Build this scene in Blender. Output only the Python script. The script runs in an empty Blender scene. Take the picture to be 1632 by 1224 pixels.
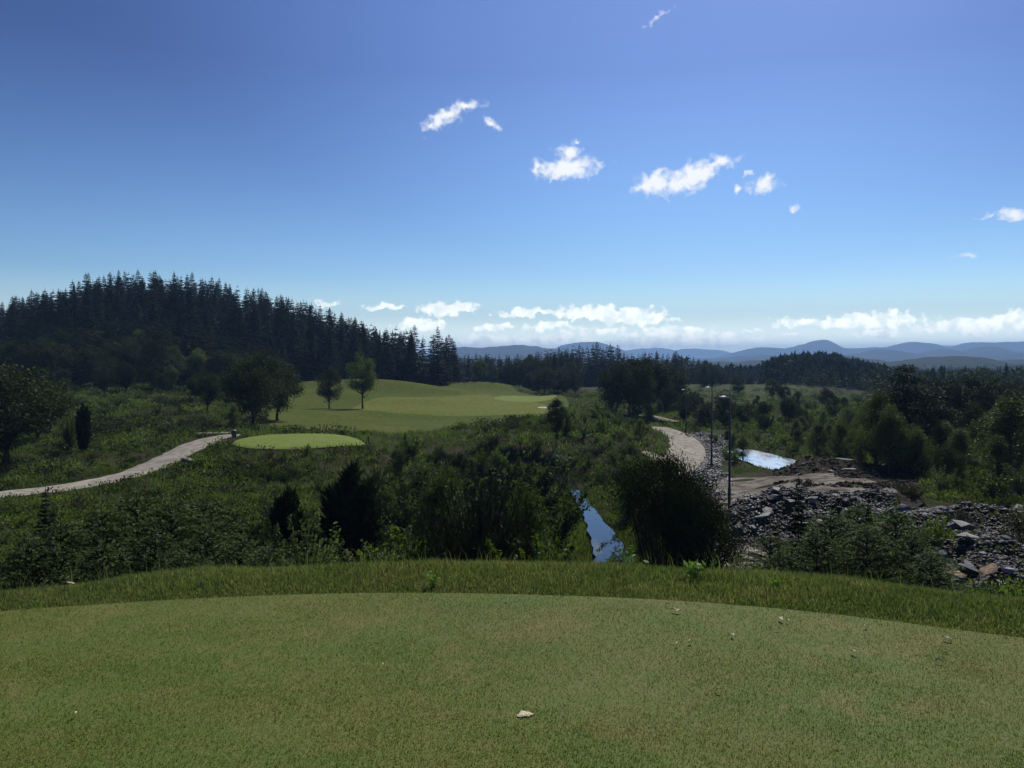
import bpy, math, random
import numpy as np
from mathutils import Vector

S = bpy.context.scene
COL = S.collection
random.seed(7)
RG = np.random.default_rng(11)
PI = math.pi

# ------------------------------------------------------------------ camera
W, H, F = 1632.0, 1224.0, 1270.0
PITCH = math.atan(40.0 / F)
CAMZ = 1.6
cd = bpy.data.cameras.new('camera')
cam = bpy.data.objects.new('camera', cd)
COL.objects.link(cam)
cam.location = (0, 0, CAMZ)
cam.rotation_euler = (PI / 2 - PITCH, 0, 0)
cd.sensor_width = 36.0
cd.lens = 36.0 * F / W
cd.clip_start = 0.05
cd.clip_end = 60000
S.camera = cam
S.render.resolution_x = 1024
S.render.resolution_y = 768


def slope(v):
    """downward slope (drop per metre of depth) of the sight line through picture row v"""
    return np.tan(PITCH + np.arctan((np.asarray(v, float) - H / 2) / F))


def ray(u, v, y):
    s = slope(v)
    z = CAMZ - s * y
    dc = y * math.cos(PITCH) + (CAMZ - z) * math.sin(PITCH)
    return (u - W / 2) / F * dc, y, z


# ------------------------------------------------------------------ light
SUN_AZ, SUN_EL = math.radians(22), math.radians(47)
sd = Vector((math.sin(SUN_AZ) * math.cos(SUN_EL), math.cos(SUN_AZ) * math.cos(SUN_EL), math.sin(SUN_EL)))
ld = bpy.data.lights.new('sun', 'SUN')
ld.energy = 4.2
ld.angle = math.radians(0.5)
ld.color = (1.0, 0.955, 0.88)
sun = bpy.data.objects.new('sun', ld)
COL.objects.link(sun)
sun.rotation_euler = (-sd).to_track_quat('-Z', 'Y').to_euler()
sun.location = (60, 60, 90)

S.view_settings.view_transform = 'Standard'
S.view_settings.look = 'None'
S.view_settings.gamma = 1.0
S.view_settings.exposure = 0.0

SKY_STRENGTH = 0.075
world = bpy.data.worlds.new('World')
S.world = world
world.use_nodes = True
wt = world.node_tree
wt.nodes.clear()


class NT:
    """tiny helper to write node trees"""
    def __init__(self, tree):
        self.t = tree

    def n(self, kind, **kw):
        nd = self.t.nodes.new(kind)
        for k, v in kw.items():
            setattr(nd, k, v)
        return nd

    def l(self, a, b):
        self.t.links.new(a, b)

    def m(self, op, a, b=None, c=None, clamp=False):
        nd = self.n('ShaderNodeMath', operation=op)
        nd.use_clamp = clamp
        for i, x in enumerate((a, b, c)):
            if x is None:
                continue
            if isinstance(x, (int, float)):
                nd.inputs[i].default_value = x
            else:
                self.l(x, nd.inputs[i])
        return nd.outputs[0]

    def mix(self, f, a, b, blend='MIX'):
        nd = self.n('ShaderNodeMix', data_type='RGBA', blend_type=blend)
        for i, x in ((0, f), (6, a), (7, b)):
            if isinstance(x, (int, float)):
                nd.inputs[i].default_value = x
            elif isinstance(x, tuple):
                nd.inputs[i].default_value = (x[0], x[1], x[2], 1)
            else:
                self.l(x, nd.inputs[i])
        return nd.outputs[2]

    def noise(self, vec, scale, detail=4, rough=0.55, dist=0.0, out=0):
        nd = self.n('ShaderNodeTexNoise')
        nd.inputs['Scale'].default_value = scale
        nd.inputs['Detail'].default_value = detail
        nd.inputs['Roughness'].default_value = rough
        nd.inputs['Distortion'].default_value = dist
        if vec is not None:
            self.l(vec, nd.inputs['Vector'])
        return nd.outputs[out]

    def ramp(self, f, lo, hi, a=0.0, b=1.0, kind='SMOOTHSTEP'):
        nd = self.n('ShaderNodeMapRange', interpolation_type=kind)
        self.l(f, nd.inputs[0])
        for i, x in ((1, lo), (2, hi), (3, a), (4, b)):
            nd.inputs[i].default_value = x
        return nd.outputs[0]


def build_sky():
    k = NT(wt)
    out = k.n('ShaderNodeOutputWorld')
    bg = k.n('ShaderNodeBackground')
    bg.inputs[1].default_value = SKY_STRENGTH
    k.l(bg.outputs[0], out.inputs[0])
    sky = k.n('ShaderNodeTexSky', sky_type='NISHITA')
    sky.sun_disc = False
    sky.sun_elevation = SUN_EL
    sky.sun_rotation = SUN_AZ
    sky.altitude = 200
    sky.air_density = 1.0
    sky.dust_density = 0.35
    sky.ozone_density = 3.0
    tc = k.n('ShaderNodeTexCoord')
    sep = k.n('ShaderNodeSeparateXYZ')
    k.l(tc.outputs['Generated'], sep.inputs[0])
    az = k.m('ARCTAN2', sep.outputs[0], sep.outputs[1])
    el = k.m('ARCSINE', sep.outputs[2])
    comb = k.n('ShaderNodeCombineXYZ')
    k.l(az, comb.inputs[0])
    k.l(el, comb.inputs[1])
    P = comb.outputs[0]
    # small swirl that frays the outlines
    wv = k.noise(P, 55, 4, 0.52, 0.0, 1)
    sc = k.n('ShaderNodeVectorMath', operation='SUBTRACT')
    k.l(wv, sc.inputs[0])
    sc.inputs[1].default_value = (0.5, 0.5, 0.5)
    s2 = k.n('ShaderNodeVectorMath', operation='SCALE')
    k.l(sc.outputs[0], s2.inputs[0])
    s2.inputs[3].default_value = 0.022
    ad = k.n('ShaderNodeVectorMath', operation='ADD')
    k.l(P, ad.inputs[0])
    k.l(s2.outputs[0], ad.inputs[1])
    Q = ad.outputs[0]

    def blobs(lst, src):
        acc = None
        for (u, v, ru, rv, rot, amp) in lst:
            a = math.atan((u - W / 2) / F)
            e = -math.atan(float(slope(v)) * math.cos(a))
            mp = k.n('ShaderNodeMapping', vector_type='TEXTURE')
            k.l(src, mp.inputs[0])
            mp.inputs['Location'].default_value = (a, e, 0)
            mp.inputs['Rotation'].default_value = (0, 0, math.radians(rot))
            mp.inputs['Scale'].default_value = (ru / F, rv / F, 1)
            ln = k.n('ShaderNodeVectorMath', operation='LENGTH')
            k.l(mp.outputs[0], ln.inputs[0])
            f = k.m('MULTIPLY_ADD', ln.outputs['Value'], -1.0, amp)
            acc = f if acc is None else k.m('SMOOTH_MAX', acc, f, 0.25)
        return acc
    fine = k.noise(P, 80, 5, 0.54, 0.5)
    hi = blobs([
        (712, 184, 50, 15, 30, 1.0), (745, 166, 38, 12, 12, 0.8), (785, 197, 20, 8, -32, 0.85),
        (690, 198, 20, 10, 35, 0.85),
        (903, 268, 54, 20, 4, 1.18), (906, 246, 26, 24, 10, 1.0), (860, 268, 20, 11, 0, 0.95), (920, 226, 8, 10, 70, 0.75),
        (1042, 291, 36, 18, 8, 1.15), (1100, 281, 56, 20, 16, 1.18), (1142, 262, 36, 14, 12, 0.95),
        (1215, 290, 27, 16, 5, 1.08), (1174, 302, 10, 8, 30, 0.85), (1190, 276, 22, 5, 10, 0.6), (1262, 334, 19, 6, 0, 0.68),
        (1616, 340, 24, 10, 5, 1.05), (1568, 345, 24, 6, 10, 0.6), (1045, 32, 56, 10, 24, 0.50), (1535, 407, 34, 6, 3, 0.55),
    ], Q)
    hi_a = k.ramp(k.m('MULTIPLY_ADD', k.m('SUBTRACT', fine, 0.5), 1.9, hi), 0.0, 0.95)
    low = blobs([
        (520, 484, 22, 6, 0, 1.0), (612, 489, 32, 6, 3, 1.05), (712, 491, 50, 12, 0, 1.15), (672, 517, 42, 12, 0, 1.1),
        (835, 497, 60, 7, 2, 1.0), (940, 499, 60, 12, 0, 1.1), (1008, 504, 60, 14, 0, 1.15), (788, 521, 36, 8, 0, 1.0),
        (875, 520, 52, 8, 0, 1.05), (1075, 527, 60, 10, 0, 1.0), (940, 527, 70, 8, 0, 0.95), (780, 546, 110, 14, 0, 0.95),
        (1080, 543, 150, 17, 0, 1.05), (900, 543, 110, 11, 0, 0.9), (1350, 512, 110, 9, 0, 1.1), (1385, 510, 66, 13, 0, 1.1),
        (1400, 530, 70, 9, 0, 0.85), (1570, 517, 90, 12, 2, 1.15), (1630, 510, 55, 14, 0, 1.1), (1258, 534, 26, 5, 0, 0.9),
        (1200, 525, 24, 3, 0, 0.8), (1260, 516, 20, 5, 0, 0.85), (1750, 515, 120, 16, 0, 1.1), (1490, 522, 40, 6, 0, 0.75),
    ], Q)
    pn = k.noise(P, 95, 6, 0.58, 0.2)
    low_a = k.ramp(k.m('MULTIPLY_ADD', k.m('SUBTRACT', pn, 0.5), 2.0, low), 0.0, 0.5)
    alpha = k.m('MAXIMUM', k.m('MULTIPLY', hi_a, 0.97), k.m('MULTIPLY', low_a, 0.9), clamp=True)
    # milky air close to the skyline
    milk = k.ramp(el, 0.0, 0.11, 0.9, 0.0)
    sky_c = k.mix(1.0, sky.outputs[0], tuple(SKY_STRENGTH * c for c in (0.86, 0.94, 1.16)), 'MULTIPLY')
    gm = k.n('ShaderNodeGamma')
    k.l(sky_c, gm.inputs[0]); gm.inputs[1].default_value = 1.45
    sky_c = k.mix(1.0, gm.outputs[0], tuple(c / SKY_STRENGTH for c in (1.36, 1.14, 1.08)), 'MULTIPLY')
    boost = k.mix(k.ramp(el, 0.08, 0.34, 1.0, 0.0, 'LINEAR'), (1.0, 1.0, 1.0), (1.7, 1.95, 1.6))
    sky_c = k.mix(1.0, sky_c, boost, 'MULTIPLY')
    # the bright aureole round the sun
    dt = k.n('ShaderNodeVectorMath', operation='DOT_PRODUCT')
    k.l(tc.outputs['Generated'], dt.inputs[0])
    ga, ge = math.radians(11), math.radians(47)
    dt.inputs[1].default_value = (math.sin(ga) * math.cos(ge), math.cos(ga) * math.cos(ge), math.sin(ge))
    gw = k.ramp(dt.outputs['Value'], math.cos(math.radians(42)), math.cos(math.radians(17)), 0.0, 1.0, 'SMOOTHSTEP')
    sky_c = k.mix(1.0, sky_c, k.mix(gw, (0.80, 0.82, 0.84), (1.62, 1.62, 1.42)), 'MULTIPLY')
    sky_c = k.mix(milk, sky_c, k.mix(k.ramp(el, 0.012, 0.06, 1.0, 0.0), (12.0, 14.6, 14.0), (33.0, 36.0, 30.0)))
    grey = k.ramp(k.noise(P, 70, 4, 0.5), 0.42, 0.66)
    gl = k.m('MULTIPLY', grey, k.ramp(el, 0.03, 0.12, 1.0, 0.0))
    cl = k.mix(gl, (14.0, 14.2, 14.5), (9.6, 10.4, 11.2))
    cl = k.mix(k.ramp(el, 0.02, 0.10, 1.0, 0.0), cl, k.mix(gl, (32.0, 31.5, 27.0), (22.0, 23.5, 20.5)))
    k.l(k.mix(alpha, sky_c, cl), bg.inputs[0])


build_sky()
S.cycles.use_denoising = True
S.cycles.volume_bounces = 0
S.cycles.max_bounces = 8
S.cycles.transparent_max_bounces = 8


# ------------------------------------------------------------------ terrain function
def vnoise(x, y, seed=0):
    x = np.asarray(x, float); y = np.asarray(y, float)
    xi = np.floor(x).astype(np.int64); yi = np.floor(y).astype(np.int64)
    fx = x - xi; fy = y - yi
    fx = fx * fx * (3 - 2 * fx); fy = fy * fy * (3 - 2 * fy)

    def hsh(a, b):
        n = (a * 374761393 + b * 668265263 + seed * 974634777) & 0x7fffffff
        n = ((n ^ (n >> 13)) * 1274126177) & 0x7fffffff
        n = (n ^ (n >> 16)) & 0xffff
        return n / 65535.0
    a = hsh(xi, yi); b = hsh(xi + 1, yi); c = hsh(xi, yi + 1); d = hsh(xi + 1, yi + 1)
    return (a * (1 - fx) + b * fx) * (1 - fy) + (c * (1 - fx) + d * fx) * fy


def fbm(x, y, seed=0, oct=4):
    s = 0; a = 0.5
    for i in range(oct):
        s = s + a * vnoise(np.asarray(x) * 2 ** i, np.asarray(y) * 2 ** i, seed + i * 17)
        a *= 0.5
    return s


# crest of the tee mound, and edge of its mown top, as depth over picture column
CREST_U = [-700, 0, 300, 600, 1000, 1300, 1632, 2300]
CREST_Y = [4.4, 5.35, 5.9, 6.15, 6.05, 5.75, 5.15, 4.4]
MOWN_U = [-700, 0, 300, 600, 1000, 1300, 1632, 2300]
MOWN_Y = [4.2, 4.98, 5.25, 5.40, 5.28, 4.98, 4.47, 3.9]

COLS = {
    -500: [(9, -1.6), (14, -3.2), (20, -4.4), (30, -5.4), (44, -6), (70, -5.5), (100, -4), (140, -2), (200, 4), (240, 8), (320, 5), (450, 0)],
    0:   [(9, -1.8), (14, -3.5), (20, -4.8), (30, -5.7), (44, -6.0), (55, -5.95), (70, -5.4), (90, -5.0), (110, -4.6), (150, -2.8), (200, 3), (240, 8), (300, 6), (420, -2)],
    200: [(9, -1.8), (14, -3.5), (20, -4.9), (30, -5.8), (44, -6.1), (53, -5.85), (62, -5.5), (80, -5.1), (110, -4.2), (140, -2.8), (170, 3), (200, 10), (232, 15.3), (262, 14), (330, 4), (450, -4)],
    330: [(9, -1.8), (14, -3.5), (20, -4.9), (30, -5.9), (44, -6.1), (50, -5.8), (56, -4.95), (61, -4.6), (66, -4.6), (80, -5.2), (110, -4.6), (145, -3.8), (175, 1.0), (200, 7), (228, 13.3), (262, 12.5), (330, 3), (450, -4)],
    400: [(9, -1.8), (14, -3.5), (20, -4.9), (30, -6.0), (44, -6.1), (50, -5.9), (55.5, -4.55), (60, -4.5), (66, -4.5), (74, -5.4), (90, -5.9), (110, -5.6), (140, -5.0), (165, -4.1), (182, 0), (220, 9.8), (260, 9.5), (340, 1), (450, -4)],
    560: [(9, -1.8), (14, -3.5), (20, -4.9), (30, -6.1), (44, -6.2), (50, -5.9), (56, -4.55), (60, -4.5), (66, -4.5), (74, -5.5), (90, -6.0), (110, -5.9), (140, -5.1), (165, -4.1), (180, -2.6), (220, 1.6), (260, 1), (340, -4)],
    640: [(9, -1.8), (14, -3.5), (20, -4.9), (30, -6.2), (44, -6.4), (52, -6.2), (60, -5.6), (68, -5.9), (90, -6.2), (110, -6.0), (140, -5.2), (165, -4.3), (180, -3.9), (220, -2.6), (260, -3), (340, -5)],
    720: [(9, -1.8), (14, -3.5), (20, -4.9), (30, -6.3), (44, -6.6), (56, -6.2), (64, -5.6), (72, -5.9), (90, -6.3), (110, -6.0), (130, -5.5), (150, -5.2), (168, -4.7), (185, -5.2), (240, -6.4), (340, -6)],
    810: [(9, -1.8), (14, -3.5), (20, -4.9), (30, -6.3), (44, -6.7), (58, -6.6), (65, -4.8), (72, -4.45), (80, -4.9), (90, -6.2), (110, -6.1), (135, -5.6), (160, -5.4), (180, -5.0), (195, -5.6), (240, -7), (340, -6.5)],
    920: [(9, -1.8), (14, -3.5), (20, -4.9), (30, -6.4), (44, -6.8), (57, -6.8), (62, -5.4), (70, -4.4), (80, -4.3), (95, -5.8), (120, -5.9), (150, -6.1), (180, -6.2), (240, -7), (340, -6.5)],
    1010: [(9, -1.8), (14, -3.5), (20, -4.9), (30, -6.4), (44, -6.7), (58, -6.6), (64, -5.4), (70, -4.7), (80, -4.9), (92, -6.4), (120, -6.6), (160, -6.6), (240, -7), (340, -6.5)],
    1060: [(9, -1.8), (14, -3.5), (20, -4.9), (30, -6.3), (44, -6.6), (58, -6.6), (70, -6.6), (92, -6.7), (120, -6.7), (160, -6.6), (220, -5.6), (280, -5.4), (340, -6)],
    1180: [(9, -1.7), (14, -3.3), (20, -4.7), (30, -6.1), (44, -6.5), (58, -6.9), (72, -7.0), (92, -6.8), (120, -6.6), (160, -6.5), (210, -5.8), (280, -7), (340, -9), (500, -13)],
    1300: [(9, -1.7), (14, -3.2), (20, -4.5), (30, -5.9), (40, -6.0), (46, -5.4), (52, -5.8), (60, -6.5), (92, -6.6), (140, -6.4), (200, -5.6), (300, -5.0), (380, -3.4), (450, -8), (600, -14)],
    1450: [(9, -1.7), (14, -3.0), (20, -4.2), (26, -5.0), (34, -5.5), (44, -5.6), (60, -6), (92, -6.4), (140, -6.8), (200, -8.5), (300, -10.5), (380, -12), (500, -14)],
    1632: [(9, -1.7), (14, -2.8), (20, -4.0), (26, -4.8), (34, -5.3), (44, -5.5), (60, -6), (92, -6.4), (140, -6.8), (200, -8.5), (300, -11), (500, -14)],
    2200: [(9, -1.7), (14, -2.8), (20, -4.0), (30, -5.0), (60, -6), (140, -6.8), (200, -8.5), (300, -11), (500, -14)],
}
NL, NTT = 1500, 300
LMAX = math.log(16000)
_ly = np.linspace(0, LMAX, NL)
_us = np.linspace(-500, 2200, NTT)
_cu = sorted(COLS)
_prof = []
for cu in _cu:
    pts = COLS[cu]
    c = float(np.interp(cu, CREST_U, CREST_Y))
    ly = [0, math.log(c), math.log(c + 0.45), math.log(c + 1.2)] + [math.log(p[0]) for p in pts] + [math.log(1000), math.log(2500), LMAX]
    zz = [0, -0.01, -0.16, -0.62] + [p[1] for p in pts] + [-15, -20, -20]
    _prof.append(np.interp(_ly, ly, zz))
_prof = np.array(_prof)
_grid = np.empty((NL, NTT))
for i in range(NL):
    _grid[i] = np.interp(_us, _cu, _prof[:, i])


def _blur(a, sig, axis):
    n = int(sig * 3)
    kx = np.exp(-0.5 * (np.arange(-n, n + 1) / sig) ** 2); kx /= kx.sum()
    pad = [(0, 0), (0, 0)]; pad[axis] = (n, n)
    b = np.pad(a, pad, mode='edge')
    o = np.zeros_like(a)
    for i, w in enumerate(kx):
        o += w * (b[i:i + a.shape[0], :] if axis == 0 else b[:, i:i + a.shape[1]])
    return o


_soft = _blur(_blur(_grid, 5.0, 0), 3.5, 1)
_crisp = _blur(_blur(_grid, 2.0, 0), 2.0, 1)
_wm = np.clip((np.exp(_ly) - 8) / 4, 0, 1)[:, None]
_grid = _crisp * (1 - _wm) + _soft * _wm


def polar(x, y):
    r = np.hypot(x, y)
    a = np.clip(np.arctan2(x, y), -0.86, 0.86)
    t = np.tan(a)
    return t, r / np.sqrt(1 + t * t)


def base_h(x, y):
    x = np.asarray(x, float); y = np.asarray(y, float)
    t, d = polar(x, y)
    u = t * F + W / 2
    li = np.clip(np.log(np.maximum(d, 1.0)) / LMAX * (NL - 1), 0, NL - 1.001)
    ui = np.clip((u + 500) / 2700 * (NTT - 1), 0, NTT - 1.001)
    i = li.astype(int); j = ui.astype(int); fi = li - i; fj = ui - j
    g = _grid
    z = (g[i, j] * (1 - fi) + g[i + 1, j] * fi) * (1 - fj) + (g[i, j + 1] * (1 - fi) + g[i + 1, j + 1] * fi) * fj
    for (bu, bd, bh, bw, bl) in ((640, 157, 1.5, 12, 6), (765, 171, 1.5, 11, 6), (700, 150, 0.9, 9, 5), (540, 160, 1.2, 14, 7), (905, 142, 0.9, 6, 8)):
        z = z + bh * np.exp(-(((x - (bu - 816) / F * bd) / bw) ** 2 + ((y - bd) / bl) ** 2))
    z = z + np.clip((d - 72) / 12, 0, 1) * np.clip((190 - d) / 20, 0, 1) * (fbm(x / 16, y / 11, 31, 2) - 0.37) * 1.3
    far = np.clip((d - 450) / 600, 0, 1)
    z = z + far * (fbm(x / 260, y / 260, 5, 3) - 0.42) * 16
    return z


def hit(u, v):
    """where the sight line through picture point (u, v) meets the ground"""
    ys = np.exp(np.linspace(math.log(2.0), math.log(600), 3000))
    s = float(slope(v))
    z = CAMZ - s * ys
    dc = ys * math.cos(PITCH) + (CAMZ - z) * math.sin(PITCH)
    xs = (u - W / 2) / F * dc
    h = base_h(xs, ys)
    k = np.argmax(z <= h)
    if not (z[k] <= h[k]):
        k = len(ys) - 1
    return float(xs[k]), float(ys[k]), float(h[k])


def at_depth(u, y):
    x = (u - W / 2) / F * y
    for _ in range(4):
        z = float(base_h(x, y))
        dc = y * math.cos(PITCH) + (CAMZ - z) * math.sin(PITCH)
        x = (u - W / 2) / F * dc
    return x, y, float(base_h(x, y))


def catmull(P, n=10):
    P = [np.array(p, float) for p in P]
    P = [2 * P[0] - P[1]] + P + [2 * P[-1] - P[-2]]
    out = []
    for i in range(1, len(P) - 2):
        for k in range(n):
            t = k / n
            p0, p1, p2, p3 = P[i - 1:i + 3]
            out.append(0.5 * ((2 * p1) + (-p0 + p2) * t + (2 * p0 - 5 * p1 + 4 * p2 - p3) * t * t + (-p0 + 3 * p1 - 3 * p2 + p3) * t ** 3))
    out.append(P[-2])
    return np.array(out)


# plan of the flat things on the ground (x, y, half width)
def plan(lst):
    o = []
    for (u, y, w) in lst:
        x, yy, z = at_depth(u, y)
        o.append((x, yy, w))
    return catmull(o, 8)


LEFT_PATH = plan([(-260, 37, 1.2), (-120, 41, 1.2), (0, 44.3, 1.2), (90, 46.5, 1.2), (170, 49.5, 1.3), (235, 53, 1.4), (290, 57.5, 1.6), (330, 61.5, 1.7), (372, 64.5, 0.9)])
TRACK = plan([(1052, 97, 1.2), (1068, 90, 1.7), (1090, 80, 1.65), (1097, 71, 1.75), (1084, 62, 1.6), (1066, 54, 1.5), (1085, 47, 1.4), (1130, 41, 1.3), (1172, 34, 1.1), (1200, 27.5, 1.0)])
SPUR = plan([(1092, 62, 1.2), (1060, 63, 1.1), (1025, 64.5, 0.6)])
FAR_TRACK = plan([(1015, 112, 1.2), (1045, 108, 1.5), (1075, 104, 1.2)])
STREAM = plan([(770, 62, 0.35), (840, 60, 0.4), (895, 57, 0.5), (920, 50, 0.2), (940, 44, 0.3), (962, 38.5, 0.5), (982, 33, 0.7), (1000, 29, 0.8), (1030, 25, 0.8), (1070, 20, 0.8)])
STREAM_Z = -6.95


def dist_line(x, y, L):
    x = np.asarray(x, float); y = np.asarray(y, float)
    if x.size < 64:
        L = np.asarray(L, float); A_, B_ = L[:-1], L[1:]
        xs, ys = x.ravel()[:, None], y.ravel()[:, None]
        dx, dy = (B_ - A_)[:, 0], (B_ - A_)[:, 1]
        t = np.clip(((xs - A_[:, 0]) * dx + (ys - A_[:, 1]) * dy) / (dx * dx + dy * dy + 1e-9), 0, 1)
        d = np.hypot(xs - A_[:, 0] - t * dx, ys - A_[:, 1] - t * dy) - (A_[:, 2] + t * (B_[:, 2] - A_[:, 2]))
        return d.min(1).reshape(x.shape)
    best = np.full(x.shape, 1e9)
    for (ax, ay, aw), (bx, by, bw) in zip(L[:-1], L[1:]):
        dx, dy = bx - ax, by - ay
        q = dx * dx + dy * dy + 1e-9
        t = np.clip(((x - ax) * dx + (y - ay) * dy) / q, 0, 1)
        d = np.hypot(x - ax - t * dx, y - ay - t * dy) - (aw + t * (bw - aw))
        best = np.minimum(best, d)
    return best


def ell(u, y, rx, ry, rot=0):
    x, yy, z = at_depth(u, y)
    return (x, yy, rx, ry, rot)


TEE2 = ell(478, 60.0, 4.85, 4.6)
GREEN = ell(836, 143, 5.6, 9.5)
POND = ell(1222, 66.5, 1.95, 8.2)


def dist_ell(x, y, e):
    return (np.hypot((np.asarray(x) - e[0]) / e[2], (np.asarray(y) - e[1]) / e[3]) - 1) * min(e[2], e[3])


def poly_pts(lst):
    P = [np.array(at_depth(u, y)[:2]) for (u, y) in lst[:-1]]
    n = len(P); out = []
    for i in range(n):
        p0, p1, p2, p3 = P[i - 1], P[i], P[(i + 1) % n], P[(i + 2) % n]
        for k in range(5):
            t = k / 5
            out.append(0.5 * ((2 * p1) + (-p0 + p2) * t + (2 * p0 - 5 * p1 + 4 * p2 - p3) * t * t + (-p0 + 3 * p1 - 3 * p2 + p3) * t ** 3))
    return np.array(out)


FAIR = poly_pts([(432, 78), (424, 92), (428, 110), (446, 128), (452, 150), (470, 166), (560, 163), (640, 163), (720, 170), (800, 180), (826, 164),
                 (880, 152), (906, 138), (905, 120), (880, 104), (830, 96), (780, 90), (700, 85), (640, 79), (560, 76), (480, 74), (432, 78)])


def in_poly(x, y, P):
    x = np.asarray(x, float); y = np.asarray(y, float)
    if x.size < 64:
        P = np.asarray(P, float)[:, :2]; Q_ = np.roll(P, 1, 0)
        xs, ys = x.ravel()[:, None], y.ravel()[:, None]
        den = Q_[:, 1] - P[:, 1]; den = np.where(den == 0, 1e-12, den)
        h_ = ((P[:, 1] > ys) != (Q_[:, 1] > ys)) & (xs < (Q_[:, 0] - P[:, 0]) * (ys - P[:, 1]) / den + P[:, 0])
        return (h_.sum(1) % 2 == 1).reshape(x.shape)
    c = np.zeros(x.shape, bool)
    n = len(P)
    j = n - 1
    for i in range(n):
        xi, yi = P[i][:2]; xj, yj = P[j][:2]
        if yi != yj:
            c ^= ((yi > y) != (yj > y)) & (x < (xj - xi) * (y - yi) / (yj - yi) + xi)
        j = i
    return c


def clear_mask(x, y):
    """1 on wild ground, 0 on the flat made things"""
    m = np.ones(np.shape(x))
    for d, s in ((dist_line(x, y, LEFT_PATH), 0.8), (dist_line(x, y, TRACK), 0.8), (dist_line(x, y, SPUR), 0.8), (dist_ell(x, y, TEE2), 1.2),
                 (dist_ell(x, y, GREEN), 1.5), (dist_ell(x, y, POND), 0.3)):
        m = np.minimum(m, np.clip(d / s, 0, 1))
    m = np.where(in_poly(x, y, FAIR), 0, m)
    return m


def terrain_h(x, y):
    z = base_h(x, y)
    t, d = polar(np.asarray(x, float), np.asarray(y, float))
    m = clear_mask(x, y) * np.clip((d - 7.5) / 4, 0, 1)
    amp = 0.42 * m * np.clip(1.2 - d / 500, 0, 1)
    z = z + amp * (fbm(np.asarray(x) / 1.7, np.asarray(y) / 1.7, 3, 3) - 0.44) * 2.0
    z = z + 0.5 * m * (fbm(np.asarray(x) / 7, np.asarray(y) / 7, 9, 2) - 0.37) * np.clip((d - 20) / 30, 0, 1)
    for (bx, by, bh, bw, bd) in HEAPS:
        z = z + bh * np.exp(-(((x - bx) / bw) ** 2 + ((y - by) / bd) ** 2)) * (1 + 0.7 * (fbm(np.asarray(x) / 0.9, np.asarray(y) / 0.9, 21, 3) - 0.44))
    # stream bed and pond hollow
    ds = dist_line(x, y, STREAM)
    w = np.clip(1.15 - ds / 1.5, 0, 1) * (np.asarray(y) > 12)
    w = w * w * (3 - 2 * w)
    z = z * (1 - w) + (STREAM_Z - 0.25) * w
    dp = dist_ell(x, y, POND)
    w = np.clip(1 - dp / 0.8, 0, 1)
    z = z * (1 - w) + (POND_Z - 0.2) * w
    return z


HEAPS = []
for (hu, hy, hh, hw, hd) in [(1205, 36.5, 0.9, 2.2, 2.2), (1262, 36, 0.9, 1.8, 2.4), (1235, 39, 0.6, 2.6, 2.0), (1330, 37, 0.7, 1.8, 1.8), (1345, 52, 0.75, 3.2, 1.6), (1290, 55, 0.8, 2.2, 1.5),
                             (1400, 38, 0.9, 2.2, 1.6), (1505, 33, 0.45, 2.4, 1.8), (1570, 32, 0.4, 2.2, 1.8), (1500, 24, 0.7, 1.6, 1.5), (1610, 22, 0.6, 2.0, 2.0), (1440, 31, 0.7, 1.6, 1.5)]:
    hx, hyy, _z = at_depth(hu, hy)
    HEAPS.append((hx, hyy, hh, hw, hd))
POND_Z = float(base_h(POND[0], POND[1])) - 0.05


def TH(x, y):
    return float(terrain_h(np.array([x]), np.array([y]))[0])


# ------------------------------------------------------------------ mesh helpers
def link(name, me, parent=None):
    o = bpy.data.objects.new(name, me)
    COL.objects.link(o)
    if parent is not None:
        o.parent = parent
    return o


def tag(o, label=None, cat=None, group=None, kind=None):
    if label: o['label'] = label
    if cat: o['category'] = cat
    if group: o['group'] = group
    if kind: o['kind'] = kind
    return o


def struct(o):
    o['kind'] = 'structure'
    return o


def np_mesh(name, V, faces, mats=(), smooth=False, midx=None):
    """faces: list of integer arrays (n, k)"""
    me = bpy.data.meshes.new(name)
    V = np.ascontiguousarray(V, dtype=np.float32)
    me.vertices.add(len(V))
    me.vertices.foreach_set('co', V.ravel())
    loops = np.concatenate([f.ravel() for f in faces]).astype(np.int32)
    tot = np.concatenate([np.full(len(f), f.shape[1], np.int32) for f in faces])
    st = np.concatenate(([0], np.cumsum(tot)[:-1])).astype(np.int32)
    me.loops.add(len(loops))
    me.loops.foreach_set('vertex_index', loops)
    me.polygons.add(len(tot))
    me.polygons.foreach_set('loop_start', st)
    me.polygons.foreach_set('loop_total', tot)
    if midx is not None:
        me.polygons.foreach_set('material_index', midx.astype(np.int32))
    if smooth:
        me.polygons.foreach_set('use_smooth', np.ones(len(tot), bool))
    for m in mats:
        me.materials.append(m)
    me.update(calc_edges=True)
    me.validate()
    return me


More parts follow.
